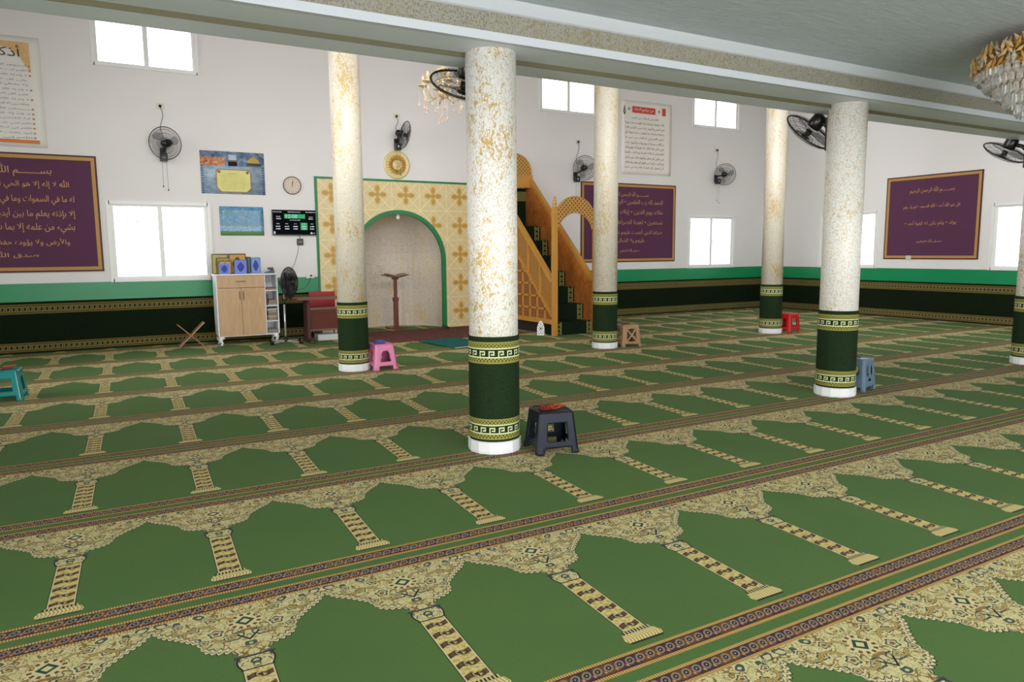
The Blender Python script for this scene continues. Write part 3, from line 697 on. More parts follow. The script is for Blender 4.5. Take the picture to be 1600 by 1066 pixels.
mb = MB(); mb.prism([(PY0, 0), (PYW, 0), (PYW, .22), (PY0, .22)], .01, 0, 'x', X+.08); mb.build('gap_shade_sheet', mat('241c18', .8), pu)  # dark sheet standing in for the shaded gap below the side panel
mb = MB(); mb.bar((X, PY0, rail(PY0)), (X, 13.96, rail(13.96)), .085, .075); mb.build('handrail', W1, pu)
mb = MB(); mb.prism([(PY0, .05), (PYW, .05), (PYW, rail(PYW)), (13.96, rail(13.96)), (PY0, rail(PY0))], .03, 0, 'x', PX1); mb.build('right_side_panel', mat_marble('b5652a', 'c98040', '8f4a1e'), pu)
mb = MB(); mb.bar((PX1+.015, PY0, rail(PY0)), (PX1+.015, 13.96, rail(13.96)), .085, .075); mb.build('handrail', W1, pu)
# steps with carpet and key borders
for k in range(7):
    y0 = 11.58+.325*k; z1 = .25+.317*k; z0 = max(0, z1-.317)
    if k == 6: yb = PYW-.02
    else: yb = y0+.36
    mb = MB(); mb.bbox(PX0+.01, PX1-.005, y0, yb, z0, z1, .012); st = mb.build('step', M_step, pu)
    mb = MB()
    for xa in (PX0+.04, PX1-.155):
        for (pa, pb) in (((y0-.004, z0+.005), (y0-.004, z1-.005)), ((y0+.01, z1+.004), (min(yb, y0+.33), z1+.004))):
            L = math.dist(pa, pb); nk = 3; wd = L/(nk*8)
            for i in range(nk*8):
                for r in range(9):
                    on = 1 if (r in (0, 8)) else (1 if KEY[r-1][i % 8] == '1' else 0)
                    t0, t1 = i/(nk*8), (i+1)/(nk*8); q0, q1 = xa+.115*r/9, xa+.115*(r+1)/9
                    f = lambda t, q: (q, pa[0]+(pb[0]-pa[0])*t, pa[1]+(pb[1]-pa[1])*t)
                    mb.face([mb.p(f(t0, q0)), mb.p(f(t1, q0)), mb.p(f(t1, q1)), mb.p(f(t0, q1))], on)
    mb.build('key_border', [M_step, mat('8f8a50', .9)], st, False)
mb = MB(); mb.box(PX0+.01, PX1-.005, PYW-.05, PYW, 2.1, 3.0); mb.build('back_carpet', M_step, pu)
mb = MB(); mb.box(PX0+.01, PX1-.005, PYW-.058, PYW-.05, 2.72, 2.93); mb.build('back_carpet_border', mat_lattice('857a3c', '26331c', .05, 1), pu)
# gate: posts, finials, pierced arch
for X in (PX0-.022, PX1+.02):
    mb = MB(); mb.bbox(X-.045, X+.045, 11.50, 11.59, 0, 2.41, .006); po = mb.build('post', W1, pu)
    mb = MB(); mb.lathe([(.05, 2.41), (.05, 2.43), (.02, 2.445), (.048, 2.48), (.02, 2.52), (.04, 2.545), (.016, 2.57), (.032, 2.59), (.006, 2.63)], 12, 0, (X, 11.545, 0)); mb.build('finial', W1, po)
mb = MB(); n = 32; cx = 7.94; O = []; I = []
for k in range(n+1):
    a = pi*k/n; O.append((cx-.45*math.cos(a), 2.17+.46*math.sin(a)**.9)); I.append((cx-(.40-.11*math.sin(a))*math.cos(a), 2.02+.32*math.sin(a)**.8))
for k in range(n):
    q = [O[k], O[k+1], I[k+1], I[k]]
    F_ = [mb.p((a, 11.52, b)) for a, b in q]; K_ = [mb.p((a, 11.57, b)) for a, b in q]
    mb.face(F_); mb.face(K_[::-1]); mb.face([F_[0], F_[1], K_[1], K_[0]]); mb.face([F_[3], F_[2], K_[2], K_[3]])
M_pierce = mat_lattice('cf9c4c', '6a4718', .085)
ga = mb.build('gate_arch', M_pierce, pu)
mb = MB(); mb.tube([(a, 11.535, b) for a, b in O], .014, 6); mb.tube([(a, 11.535, b) for a, b in I], .014, 6); mb.build('arch_rim', W1, ga)
# canopy board against the wall
mb = MB(); mb.box(7.47, 8.45, 13.93, 13.97, 3.0, 3.27); mb.build('canopy_header', W1, pu)
mb = MB(); mb.box(7.47, 8.45, 13.97, 14.2, 3.22, 3.27); mb.build('canopy_roof', W1, pu)
mb = MB(); n = 28; mb.prism([(7.96-.45*math.cos(pi*k/n), 3.27+.45*math.sin(pi*k/n)**.85) for k in range(n+1)], .035, 0, 'y', 13.93); cb = mb.build('canopy_crest', M_pierce, pu)
mb = MB(); mb.tube([(7.96-.45*math.cos(pi*k/n), 13.93, 3.27+.45*math.sin(pi*k/n)**.85) for k in range(n+1)], .016, 6); mb.build('crest_rim', W1, cb)
# small pierced white plate on the floor
pp = thing('pierced_plate', 'small white pointed plate with pierced pattern standing before the pulpit', 'plate', (7.31, 11.78, 0), rz=-.35)
pol = [(-.07, 0), (.07, 0), (.07, .15), (.055, .21), (.03, .255), (0, .29), (-.03, .255), (-.055, .21), (-.07, .15)]
mb = MB(); mb.prism(pol, .012, 0, 'y', -.006); pl = mb.build('plate', mat('eeeeee', .4), pp)
mb = MB()
for a, b, r in [(0, .13, .018)] + [(.038*math.cos(2*pi*k/8), .13+.038*math.sin(2*pi*k/8), .009) for k in range(8)] + [(s*.045, z, .009) for s in (-1, 1) for z in (.04, .075, .19)] + [(0, .05, .012), (0, .215, .012), (0, .25, .007), (.022, .03, .007), (-.022, .03, .007)]:
    mb = MB(); mb.prism([(a+r*math.cos(2*pi*k/8), b+r*math.sin(2*pi*k/8)) for k in range(8)], .002, 0, 'y', -.008); mb.build('pierced_hole', mat('1c1c20', .8), pl)

# ------------------------------------------------------------------ rugs
mb = MB(); mb.bbox(4.08, 7.30, 12.22, 14.08, .001, .013, .003); o = mb.build('rug', mat_rug()); recenter(o); tag(o, 'long dark red patterned rug lying before the prayer niche', 'rug')
tr = thing('prayer_mat', 'small teal mat with pale fringed edge between column and niche rug', 'rug', (5.40, 11.58, .001), rz=.14)
mb = MB(); mb.bbox(-.42, .42, -.62, .58, .013, .021, .003); mb.build('mat_body', mat_pile('175a58', '257a74', 60), tr)
mb = MB()
for k in range(60): mb.box(-.42+k*.014, -.412+k*.014, -.67, -.62, .013, .017)
mb.build('fringe', mat('d9d6c8', .9), tr)
o = MB(); o.tube([(6.27+.06*math.cos(t)*(1+.2*math.sin(3*t)), 14.0+.1*math.sin(t*1.1)-.02*t, .02+.035*abs(math.sin(t*1.7))) for t in [k*.25 for k in range(60)]], .006, 5)
o = o.build('power_cord', mat('1a1a1a', .5)); recenter(o); tag(o, 'tangled black cord lying at the right foot of the niche arch', 'cord')

# ------------------------------------------------------------------ stools
def stool(x, y, rz, color, style, label, wb=.36, wt=.29, h=.34, rough=.25, spec=None):
    e = thing('plastic_stool', label, 'stool', (x, y, 0), 'plastic stools beside the columns', rz)
    m = mat(color, rough, 0, .06, 20, spec); NS_ = 30; NT = 36; ex = 5
    def per(q, t, off):  # q in 0..4 around, t height 0..1
        wd = (wb+(wt-wb)*t)/2-off
        k = int(q) % 4; s = (q-int(q))*2-1
        r = .14
        px, py = s, -1
        # rounded corner
        l = max(abs(s)-(1-r), 0); py = -1+(r-math.sqrt(max(r*r-l*l*1.0, 0))) if l > 0 else -1
        a = k*pi/2; X, Y = px*wd, py*wd
        return (X*math.cos(a)-Y*math.sin(a), X*math.sin(a)+Y*math.cos(a), t*h)
    def solid(s, t):
        a = abs(s)
        if t > .97: return True
        if style == 'square':
            if t < .16: return a > .66 + .0*t
            if t < .30: return True
            return not (a < .52 and .30 < t < .76)
        if style == 'arch':
            if t < .17: return a > .58
            if t < .32: return True
            rad = .5*math.sqrt(max(0, 1-((t-.32)/.44)**2.4)) if t < .76 else 0
            return a > rad
        if style == 'cross':
            if t < .15: return a > .7
            if t < .26: return True
            if t < .82 and a < .56:
                v = (t-.54)/.28; d1 = abs(v-s/.56)/1.3; d2 = abs(v+s/.56)/1.3
                return min(d1, d2) < .17
            return True
        if style == 'figure':
            if t < .14: return a > .72
            if t < .27: return True
            if .30 < t < .44: return not a < .42*(.44-t)/.14
            if .44 <= t < .84:
                v = (t-.64)/.2; return not (.17+.1*abs(v) < a < .64*math.sqrt(max(0, 1-v*v*.8)))
            return True
        if t < .2: return a > .62
        if t < .34: return True
        return not (a < .50 and t < .78)
    mb = MB(); ids = {}
    def V(i, j, o_):
        key = (i % (4*NS_), j, o_)
        if key not in ids: ids[key] = mb.p(per((i % (4*NS_))/NS_, j/NT, .008 if o_ else 0))
        return ids[key]
    S = lambda i, j: 0 <= j < NT and solid((((i % (4*NS_))+.5)/NS_ % 1)*2-1, (j+.5)/NT)
    for i in range(4*NS_):
        for j in range(NT):
            if not S(i, j): continue
            mb.face([V(i, j, 0), V(i+1, j, 0), V(i+1, j+1, 0), V(i, j+1, 0)], 0, None, True)
            mb.face([V(i, j, 1), V(i, j+1, 1), V(i+1, j+1, 1), V(i+1, j, 1)], 0, None, True)
            if not S(i-1, j): mb.face([V(i, j, 0), V(i, j+1, 0), V(i, j+1, 1), V(i, j, 1)])
            if not S(i+1, j): mb.face([V(i+1, j, 1), V(i+1, j+1, 1), V(i+1, j+1, 0), V(i+1, j, 0)])
            if not S(i, j-1): mb.face([V(i, j, 1), V(i+1, j, 1), V(i+1, j, 0), V(i, j, 0)])
            if not S(i, j+1): mb.face([V(i, j+1, 0), V(i+1, j+1, 0), V(i+1, j+1, 1), V(i, j+1, 1)])
    mb.build('leg_frame', m, e, False)
    bm = bmesh.new(); ring = []
    mb = MB(); rings = []
    for sc, z in ((1.0, h-.012), (1.0, h), (.965, h+.008), (.90, h+.008), (.86, h+.003), (.02, h+.003)):
        rings.append([mb.p((per(i/8, 1, 0)[0]*sc, per(i/8, 1, 0)[1]*sc, z)) for i in range(32)])
    for A, B in zip(rings, rings[1:]):
        for k in range(32): mb.face([A[k], A[(k+1) % 32], B[(k+1) % 32], B[k]], 0, None, True)
    mb.face(rings[-1]); mb.build('seat', m, e)
    # small flared feet
    for k in range(4):
        a = k*pi/2+pi/4; mb = MB(); d = wb/2*1.22
        mb.bbox(d*math.cos(a)-.024, d*math.cos(a)+.024, d*math.sin(a)-.024, d*math.sin(a)+.024, 0, .03, .008); mb.build('foot', m, e)
    return e
def beads(x, y, z, r, color, label, turns=1, seed=0, group='prayer beads on the stools', nb=44, br=.0055):
    rnd = random.Random(seed); mb = MB(); ph = rnd.random()*6; k1, k2 = rnd.uniform(.2, .45), rnd.uniform(.1, .3)
    pts = []
    for i in range(nb):
        t = 2*pi*i/nb; q = r*(.7+k1*math.sin(2*t+ph)+k2*math.sin(3*t+ph*2)); pts.append((x+q*math.cos(t), y+q*math.sin(t)*.8, z+.009+.004*rnd.random()))
    for p_ in pts: mb.ball(p_, br, 6)
    o = mb.build('prayer_beads', mat(color, .2, 0, .1)); recenter(o); return tag(o, label, 'beads', group)
stool(3.11, 4.86, -.22, '151b2b', 'square', 'dark slate plastic stool with square openings beside the nearest column', .36, .29, .33, .38, .25)
sc_ = 3.11, 4.86
for i, (c, l) in enumerate([('7a1810', 'deep red bead string at the left of the pile on the dark stool'), ('a8461a', 'orange bead string at the right of the pile on the dark stool'), ('8e2814', 'brick red bead string across the middle of the dark stool seat'), ('b06424', 'amber bead string coiled on the right of the dark stool seat'), ('6e1a12', 'maroon bead string at the back of the dark stool seat'), ('b84a20', 'rust bead string lying at the front of the dark stool seat')]):
    dx, dy = [(-.06, .0), (.045, -.01), (-.01, .01), (.05, .02), (-.03, .035), (.0, -.03)][i]
    beads(sc_[0]+dx, sc_[1]+dy, .333+.003*i, .066+.008*(i % 3), c, l, seed=i, br=.005)
stool(7.49, 5.20, .24, '5f768c', 'figure', 'slate blue-grey plastic stool with pierced sides beside a near column', .34, .29, .36, .4)
beads(7.44, 5.2, .365, .07, '6a1a14', 'dark red beads lying on the slate blue-grey stool', seed=11, br=.008)
beads(7.42, 5.24, .367, .05, '2a1a18', 'black beads lying on the slate blue-grey stool', seed=12, br=.008)
stool(3.33, 9.57, .06, 'd6729f', 'arch', 'pink plastic stool with arched openings beside the column by the niche', .35, .27, .35)
o = MB(); o.bbox(-.08, .07, -.06, .06, 0, .018, .004); o.M = Matrix.Rotation(.4, 4, 'Z'); o.bbox(-.06, .08, -.04, .05, .018, .034, .004)
o = o.build('booklet', mat('4b4fae', .5, 0, .3)); o.location = (3.31, 9.59, .3585); tag(o, 'blue and violet booklets lying on the pink stool seat', 'booklet')
stool(7.72, 9.68, -.1, 'a3825c', 'cross', 'beige plastic stool with crossed openings beside the column by the pulpit', .38, .31, .36, .5)
beads(7.68, 9.68, .366, .08, '8e2a1e', 'red beads lying on the beige stool', seed=21, br=.009)
stool(11.66, 9.62, .1, 'c01f22', 'square', 'red plastic stool beside the column near the far corner', .36, .30, .36, .25)
stool(-1.01, 9.80, -.08, '138a8c', 'square', 'teal plastic stool cut by the left edge of the picture', .38, .30, .33, .2)
beads(-1.03, 9.82, .335, .09, '8a3426', 'brown-red beads lying on the teal stool', seed=31, br=.009)
beads(-.97, 9.86, .350, .06, 'b5482c', 'orange-red beads behind the others on the teal stool', seed=32, br=.009)

# ------------------------------------------------------------------ folding book rest
rh = thing('book_rest', 'folding crossed wooden book rest standing open before the left wall', 'book rest', (1.31, 13.72, 0))
M_rw = mat_wood('8a5a3a', 'a9734a', .45, 0)
mb = MB(); mb.bar((-.19, 0, .012), (.22, 0, .42), .22, .018, 0); mb.build('board', mat_wood('a9785a', 'c39a78', .3, 0), rh)
mb = MB(); mb.bar((.19, 0, .012), (-.205, 0, .395), .22, .018, 0); mb.build('board', M_rw, rh)

# ------------------------------------------------------------------ cabinet
M_oak = mat_wood('b8946a', 'c9a883', .45); M_cab = mat('e9eaee', .4, 0, .02)
cab = athing('cabinet', 'white and oak cabinet with drawer, two doors and open side shelves', 'cabinet', (2.25, 13.65, 0))
CX0, CX1, CF, CB = 1.735, 2.775, 13.46, 13.88
mb = MB()
mb.box(CX0, CX0+.02, CF+.015, CB, .155, 1.23); mb.box(CX1-.02, CX1, CF, CB, .155, 1.23); mb.box(2.545, 2.56, CF+.005, CB, .155, 1.23)
mb.box(CX0, CX1, CB-.008, CB, .155, 1.23); mb.box(CX0, CX1, CF, CB, .155, .175)
mb.bbox(CX0-.012, CX1+.01, CF-.012, CB, 1.23, 1.252, .003); mb.build('body', M_cab, cab)
SH = [.175, .405, .68, .955]
for z in SH[1:]:
    mb = MB(); mb.box(2.56, CX1-.02, CF+.005, CB-.008, z-.016, z); mb.build('shelf', M_cab, cab)
mb = MB(); mb.bbox(CX0+.022, 2.542, CF-.005, CF+.013, 1.015, 1.225, .002); dr = mb.build('drawer', M_oak, cab)
M_h = mat('5a4a3e', .35, .6)
mb = MB(); mb.bar((2.06, CF-.022, 1.125), (2.22, CF-.022, 1.125), .008, .012); mb.bar((2.065, CF-.022, 1.125), (2.065, CF, 1.125), .006); mb.bar((2.215, CF-.022, 1.125), (2.215, CF, 1.125), .006); mb.build('drawer_handle', M_h, dr)
for x0, x1, hx in ((CX0+.022, 2.143, 2.115), (2.148, 2.542, 2.180)):
    mb = MB(); mb.bbox(x0, x1, CF-.005, CF+.013, .165, 1.008, .002); d_ = mb.build('door', M_oak, cab)
    mb = MB(); mb.bar((hx, CF-.022, .80), (hx, CF-.022, .95), .012, .008); mb.bar((hx, CF-.022, .81), (hx, CF, .81), .006); mb.bar((hx, CF-.022, .94), (hx, CF, .94), .006); mb.build('door_handle', M_h, d_)
for x, s in ((CX0+.05, 1), (CX1-.05, -1)):
    for y in (CF+.04, CB-.05):
        mb = MB(); mb.tube([(x+.03*s, y, .158), (x-.01*s, y, .12), (x-.012*s, y, .08), (x+.012*s, y, .04), (x-.008*s, y, .01), (x-.01*s, y, .0)], [.05, .04, .026, .018, .022, .018], 8); mb.build('foot', M_cab, cab)
# books on top
def book(x, y, z, wd, h, t, cover, face, label, tilt=0, flat=False, group='books on top of the cabinet', rz=0, ornate=True):
    e = thing('book', label, 'book', (x, y, z), group, rz)
    mb = MB(); mb.M = Matrix.Rotation(tilt, 4, 'X')
    if flat: mb.bbox(-wd/2, wd/2, -h/2, h/2, 0, t, .002)
    else: mb.bbox(-wd/2, wd/2, 0, t, 0, h, .003)
    mb.build('cover', mat(cover, .4), e)
    if flat:
        mb = MB(); mb.box(-wd/2+.004, wd/2-.004, -h/2-.0015, -h/2+.01, .003, t-.003); mb.build('page_block', mat(face, .8), e)
        return e
    mb = MB(); mb.M = Matrix.Rotation(tilt, 4, 'X'); b0 = .014
    mb.box(-wd/2+b0, wd/2-b0, -.0015, .001, b0, h-b0); mb.build('cover_panel', mat(face, .4, 0, .1, 60), e)
    if ornate:
        mb = MB(); mb.M = Matrix.Rotation(tilt, 4, 'X')
        rx, rz_ = wd*.30, h*.36; n = 20
        mb.prism([(rx*math.cos(2*pi*k/n)*(1-.18*abs(math.sin(4*pi*k/n))), h/2+rz_*math.sin(2*pi*k/n)*(1-.18*abs(math.sin(4*pi*k/n)))) for k in range(n)], .001, 0, 'y', -.0027)
        mb.build('cover_medallion', mat(ornate if isinstance(ornate, str) else '2a3f9a', .4, 0, .3, 120), e)
    return e
ZT = 1.252
book(1.855, 13.74, ZT, .27, .355, .03, '2a2416', 'b9ab62', 'tallest yellow book in black frame, leftmost on the cabinet', .1, ornate='8f8748')
book(2.145, 13.72, ZT, .29, .355, .05, '3a2410', 'c79c4a', 'tall golden framed book behind the larger blue one on the cabinet', .1, ornate='6a3c1c')
book(1.90, 13.68, ZT, .22, .29, .02, '5c4a26', 'a8945a', 'olive book between the yellow and the tan book on the cabinet', .1, ornate='7c7240')
book(1.925, 13.625, ZT, .21, .235, .018, '6a4c28', 'c2a172', 'tan arched-cover book behind the small blue one on the cabinet', .1, ornate='6c4c2c')
book(1.90, 13.565, ZT, .165, .185, .02, '7f93d6', '5f79c9', 'small blue patterned book at the front left of the cabinet top', .1)
book(2.175, 13.58, ZT, .21, .245, .03, '6f78cf', '7288d8', 'larger blue patterned book at the front centre of the cabinet top', .1)
book(2.335, 13.66, ZT, .055, .30, .18, '2b2a24', '6a6650', 'thick dark book with its spine forward beside the teal-topped book', 0, ornate=False)
book(2.44, 13.62, ZT, .165, .285, .04, '3f86ad', '7d93d8', 'blue book with teal top, rightmost standing on the cabinet', .08)
book(2.40, 13.53, ZT, .2, .09, .012, '4a3a6a', 'cfcac0', 'thin violet booklet lying flat before the rightmost standing book', 0, True)
ph = thing('desk_phone', 'small black and blue device on the right end of the cabinet top', 'device', (2.665, 13.6, ZT))
mb = MB(); mb.prism([(-.08, 0), (.08, 0), (.08, .07), (.04, .06), (-.08, .015)], .12, 0, 'y', -.06); mb.build('body', mat('3d5568', .4), ph)
mb = MB(); mb.bbox(-.02, .07, -.05, .05, .065, .105, .008); mb.build('handset', M_black, ph)
# books on the side shelves
ordn = ['topmost', 'second from the top', 'third from the top', 'fourth from the top', 'fifth from the top', 'sixth from the top', 'seventh from the top', 'eighth from the top', 'ninth from the top', 'tenth from the top', 'bottom']
cols = ['8a3a2a', '3a5a8a', 'c9c0a8', 'b08a60', '3a6a5a', 'd8d4cc', '6a4a3a', '9a3c4c', '4a4f86', 'bdb4a0', '7c6a48']
def pile(z, n, t, shelf, xs=2.662, wd=.155, hues=cols):
    for i in range(n):
        k = n-1-i; lab = ordn[k] if k < n-1 else 'bottom'
        book(xs+random.uniform(-.008, .008), 13.61+random.uniform(-.01, .01), z+i*t, wd+random.uniform(-.015, .015), .24, t-.0015, hues[(i*3+n) % len(hues)], random.choice(['9c9484', 'b0a898', '8a8070']), 'book lying flat, %s in the pile on the %s cabinet shelf' % (lab, shelf), 0, True, 'books piled on the cabinet side shelves')
pile(.955, 2, .022, 'highest open', wd=.18, hues=['c2ab82', '6a3a34']); pile(.68, 5, .021, 'second open', 2.675, .14); pile(.405, 11, .0205, 'third open', 2.665, .16); pile(.175, 3, .024, 'lowest open', 2.66, .17, ['8c96a4', 'c4c8cc', '5c6a7a'])
o = MB(); o.bbox(-.018, .018, -.09, .09, 0, .2, .008); o = o.build('book', mat('3c1a26', .4)); o.location = (2.583, 13.58, .6805); tag(o, 'dark maroon book standing upright on the second open cabinet shelf', 'book')

# ------------------------------------------------------------------ fans
def fan_head(e, c, n, R=.27, dense=44, blades=3, wire=.0016, rim=.007, bladem=None, up=(0, 0, 1), motor=True, wm=None):
    F = frame(Vector(c), n, up); wm = wm or M_wire; bladem = bladem or M_smoke
    for nm, sg in (('front_guard', 1), ('rear_guard', -1)):
        mb = MB(); mb.M = F
        for k in range(dense):
            a = 2*pi*k/dense; ca, sa = math.cos(a), math.sin(a)
            mb.tube([(r*ca, r*sa, sg*z) for r, z in ((.04, .062), (R*.55, .055), (R*.88, .035), (R, .004))], wire, 3, 0, False, False)
        for r, z in ((R*.35, .06), (R*.62, .054), (R*.85, .038)):
            mb.tube([(r*math.cos(t), r*math.sin(t), sg*z) for t in [2*pi*k/32 for k in range(32)]], wire*1.3, 4, 0, True)
        if sg > 0: mb.tube([(R*math.cos(t), R*math.sin(t), 0) for t in [2*pi*k/48 for k in range(48)]], rim, 6, 0, True)
        mb.build(nm, wm, e)
    mb = MB(); mb.M = F; mb.lathe([(.001, .072), (.045, .070), (.05, .058), (.001, .055)], 20); mb.build('badge', M_black, e)
    mb = MB(); mb.M = F; mb.lathe([(.001, .04), (.03, .038), (.036, .02), (.036, -.02), (.001, -.022)], 16); hb = mb.build('hub', M_black, e)
    for k in range(blades):
        a0_ = 2*pi*k/blades; mb = MB(); mb.M = F; g = []
        for i in range(7):
            rr_ = .03+(R*.86-.03)*i/6; span = (.35+.6*math.sin(pi*min(1, i/6*.75+.1)))*(.9 if i < 6 else .55)
            g.append([mb.p((rr_*math.cos(a0_+span*(j/5-.5)+i*.05), rr_*math.sin(a0_+span*(j/5-.5)+i*.05), .016*(j/5-.5)*2)) for j in range(6)])
        for i in range(6):
            for j in range(5): mb.face([g[i][j], g[i+1][j], g[i+1][j+1], g[i][j+1]], 0, None, True)
        bo = mb.build('blade', bladem, e); so = bo.modifiers.new('s', 'SOLIDIFY'); so.thickness = .002
    if motor:
        mb = MB(); mb.M = F; mb.lathe([(.02, -.062), (.06, -.066), (.068, -.09), (.064, -.16), (.045, -.185), (.001, -.19)], 20); mb.build('motor_housing', M_black, e)
    return F
def wall_fan(hc, n, bx, label, socket_x, socket_z, box_z, sl, cord_len=.42):
    """fan on a bracket on the front wall; hc head centre"""
    e = athing('wall_fan', label, 'fan', (bx, YW, box_z), 'wall fans')
    F = fan_head(e, hc, n)
    back = Vector(hc)-Vector(n).normalized()*.13
    mb = MB(); mb.bbox(bx-.05, bx+.05, YW-.035, YW, box_z-.02, box_z+.16, .006)
    mb.tube([(bx, YW-.03, box_z+.1), (bx, YW-.09, box_z+.13), tuple(back-Vector((0, 0, .02)))], [.02, .018, .022], 8); mb.build('bracket', M_black, e)
    mb = MB(); mb.bbox(bx-.06, bx+.06, YW-.135, YW-.035, box_z-.07, box_z+.06, .008); cb_ = mb.build('switch_box', mat('1a2130', .3), e)
    mb = MB(); mb.M = frame((bx, YW-.136, box_z), (0, -1, 0)); mb.lathe([(.001, .004), (.022, .003), (.024, 0)], 12); mb.build('switch_emblem', mat('c8ccd4', .3), cb_)
    for s, L in ((-.03, cord_len), (.035, cord_len+.06)):
        mb = MB(); mb.tube([(bx+s, YW-.10, box_z-.07), (bx+s*1.15, YW-.10, box_z-.07-L)], .0022, 4); mb.ball((bx+s*1.15, YW-.10, box_z-.07-L-.01), .013, 8); mb.build('pull_cord', M_wire, e)
    so = thing('wall_socket', sl[0], 'socket', (socket_x, YW, socket_z), 'wall sockets above the fans')
    mb = MB(); mb.bbox(-.065, .065, -.012, 0, -.05, .05, .004); mb.build('cover_plate', mat('d8d2c2', .4), so)
    mb = MB(); mb.M = frame((0, -.012, 0), (0, -1, 0)); mb.lathe([(.001, .03), (.022, .028), (.026, 0)], 12); mb.build('plug', M_black, so)
    mb = MB(); pts = []
    a = Vector((socket_x, YW-.03, socket_z-.02)); b_ = Vector((bx+.02, YW-.04, box_z+.16))
    for k in range(13):
        t = k/12; q = a.lerp(b_, t); q.x += .03*math.sin(t*9); q.y = YW-.012-.015*math.sin(pi*t); pts.append(q)
    mb.tube(pts, .0045, 5); o = mb.build('power_cord', M_wire); recenter(o); tag(o, sl[1], 'cord', 'cords of the wall fans')
wall_fan((1.115, 13.93, 3.49), (-.45, -.86, -.18), 1.10, 'black wall fan above the left window, left of the picture calendar', 1.098, 4.153, 3.28, ('wall socket above the leftmost wall fan', 'black cord running down to the leftmost wall fan'))
wall_fan((5.46, 13.90, 3.93), (.75, -.60, -.28), 5.40, 'wall fan turned sideways above the gold rosette of the niche', 5.414, 4.335, 3.73, ('wall socket above the fan over the niche', 'black cord running to the fan over the niche'))
wall_fan((9.83, 13.90, 3.50), (-.38, -.92, -.10), 9.78, 'wall fan behind the column, above the middle calligraphy panel', 9.864, 4.123, 3.27, ('wall socket above the fan behind the column', 'black cord running to the fan behind the column'), .5)
wall_fan((14.26, 13.90, 3.55), (-.55, -.82, -.08), 14.25, 'wall fan above the far right window of the front wall', 14.275, 4.2, 3.40, ('wall socket above the rightmost wall fan', 'black cord running down to the rightmost wall fan'))
def column_fan(cx, cy, hc, n, label):
    e = athing('column_fan', label, 'fan', (cx, cy+.2, hc[2]-.12), 'fans fixed behind the near columns')
    fan_head(e, hc, n, .285, 40, 3, .0014, .010, mat('202227', .2, 0, .05, alpha=.4), (1, 0, 0))
    mb = MB(); mb.M = frame(Vector(hc), n, (1, 0, 0)); mb.lathe([(.03, -.066), (.078, -.07), (.082, -.1), (.076, -.2), (.05, -.215), (.001, -.218)], 24); mb.build('motor_cowl', M_black, e)
    back = Vector(hc)-Vector(n).normalized()*.13
    mb = MB(); mb.bbox(cx-.05, cx+.05, cy+.195, cy+.235, hc[2]-.24, hc[2]+.12, .01); mb.tube([(cx, cy+.22, hc[2]+.0), (cx, cy+.28, hc[2]+.06), tuple(back)], [.03, .026, .03], 8); mb.build('bracket', M_black, e)
column_fan(2.735, 5.13, (2.74, 5.60, 2.98), (.05, .58, -.81), 'black fan half hidden behind the top of the nearest column')
column_fan(7.035, 5.13, (7.02, 5.60, 2.91), (-.06, .716, -.69), 'black fan tilted down, fixed to the column beside the slate blue-grey stool')
column_fan(11.17, 5.13, (11.16, 5.62, 2.93), (.12, .55, -.82), 'black fan tilted down, fixed to the column at the right edge')
# standing fan
sf = athing('pedestal_fan', 'black pedestal fan on a silver pole and crossed feet beside the cabinet', 'fan', (2.84, 13.30, 0))
fan_head(sf, (2.93, 13.23, 1.09), (.72, -.69, .02), .27, 90, 3, .003, .009, M_black)
M_sil = mat('c9cacc', .3, .6)
mb = MB(); mb.lathe([(.017, .06), (.017, .72)], 16, 0, (2.84, 13.30, 0), caps=True); mb.build('lower_pole', M_sil, sf)
mb = MB(); mb.lathe([(.024, .70), (.024, .78)], 16, 0, (2.84, 13.30, 0), caps=True); mb.build('collar', M_black, sf)
mb = MB(); mb.lathe([(.011, .78), (.011, 1.0)], 12, 0, (2.84, 13.30, 0), caps=True); mb.build('upper_pole', M_sil, sf)
mb = MB(); mb.bbox(2.79, 2.89, 13.25, 13.35, .98, 1.12, .02); mb.build('switch_housing', M_black, sf)
mb = MB(); mb.lathe([(.05, .03), (.05, .07), (.03, .09), (.02, .12)], 16, 0, (2.84, 13.30, 0), caps=True); mb.build('hub_cap', M_black, sf)
for k in range(4):
    a = .62+k*pi/2; d = Vector((math.cos(a), math.sin(a), 0)); c0 = Vector((2.84, 13.30, .045))
    mb = MB(); mb.bar(c0+d*.04, c0+d*.33-Vector((0, 0, .015)), .032, .022); lg = mb.build('leg', M_sil, sf)
    mb = MB(); mb.bar(c0+d*.32-Vector((0, 0, .02)), c0+d*.37-Vector((0, 0, .022)), .045, .045); mb.build('foot_cap', M_black, lg)

# ------------------------------------------------------------------ desk, chair, box
dk = athing('desk', 'small reddish-brown desk partly behind the column by the niche', 'desk', (3.6, 13.15, 0))
M_dk = mat_wood('3f1e1b', '4f2822', .6, 2); M_dt = mat_wood('6e4438', '7e5144', .55, 0); M_dp = mat_wood('55200f', '682a15', .65, 0)
mb = MB(); mb.bbox(3.02, 4.06, 12.98, 13.55, .775, .805, .004); mb.build('desktop', M_dt, dk)
for x in (3.20, 3.90):
    mb = MB(); mb.bbox(x, x+.05, 13.12, 13.42, .06, .775, .004); mb.bbox(x-.01, x+.06, 12.93, 13.53, .0, .055, .01); mb.build('leg', M_dk, dk)
mb = MB(); mb.box(3.25, 3.92, 13.24, 13.26, .22, .60); mb.build('modesty_panel', M_dp, dk)
mb = MB(); mb.box(3.25, 3.92, 13.235, 13.265, .58, .62); mb.box(3.25, 3.92, 13.235, 13.265, .19, .225); mb.build('crossbar', mat('6b5048', .4), dk)
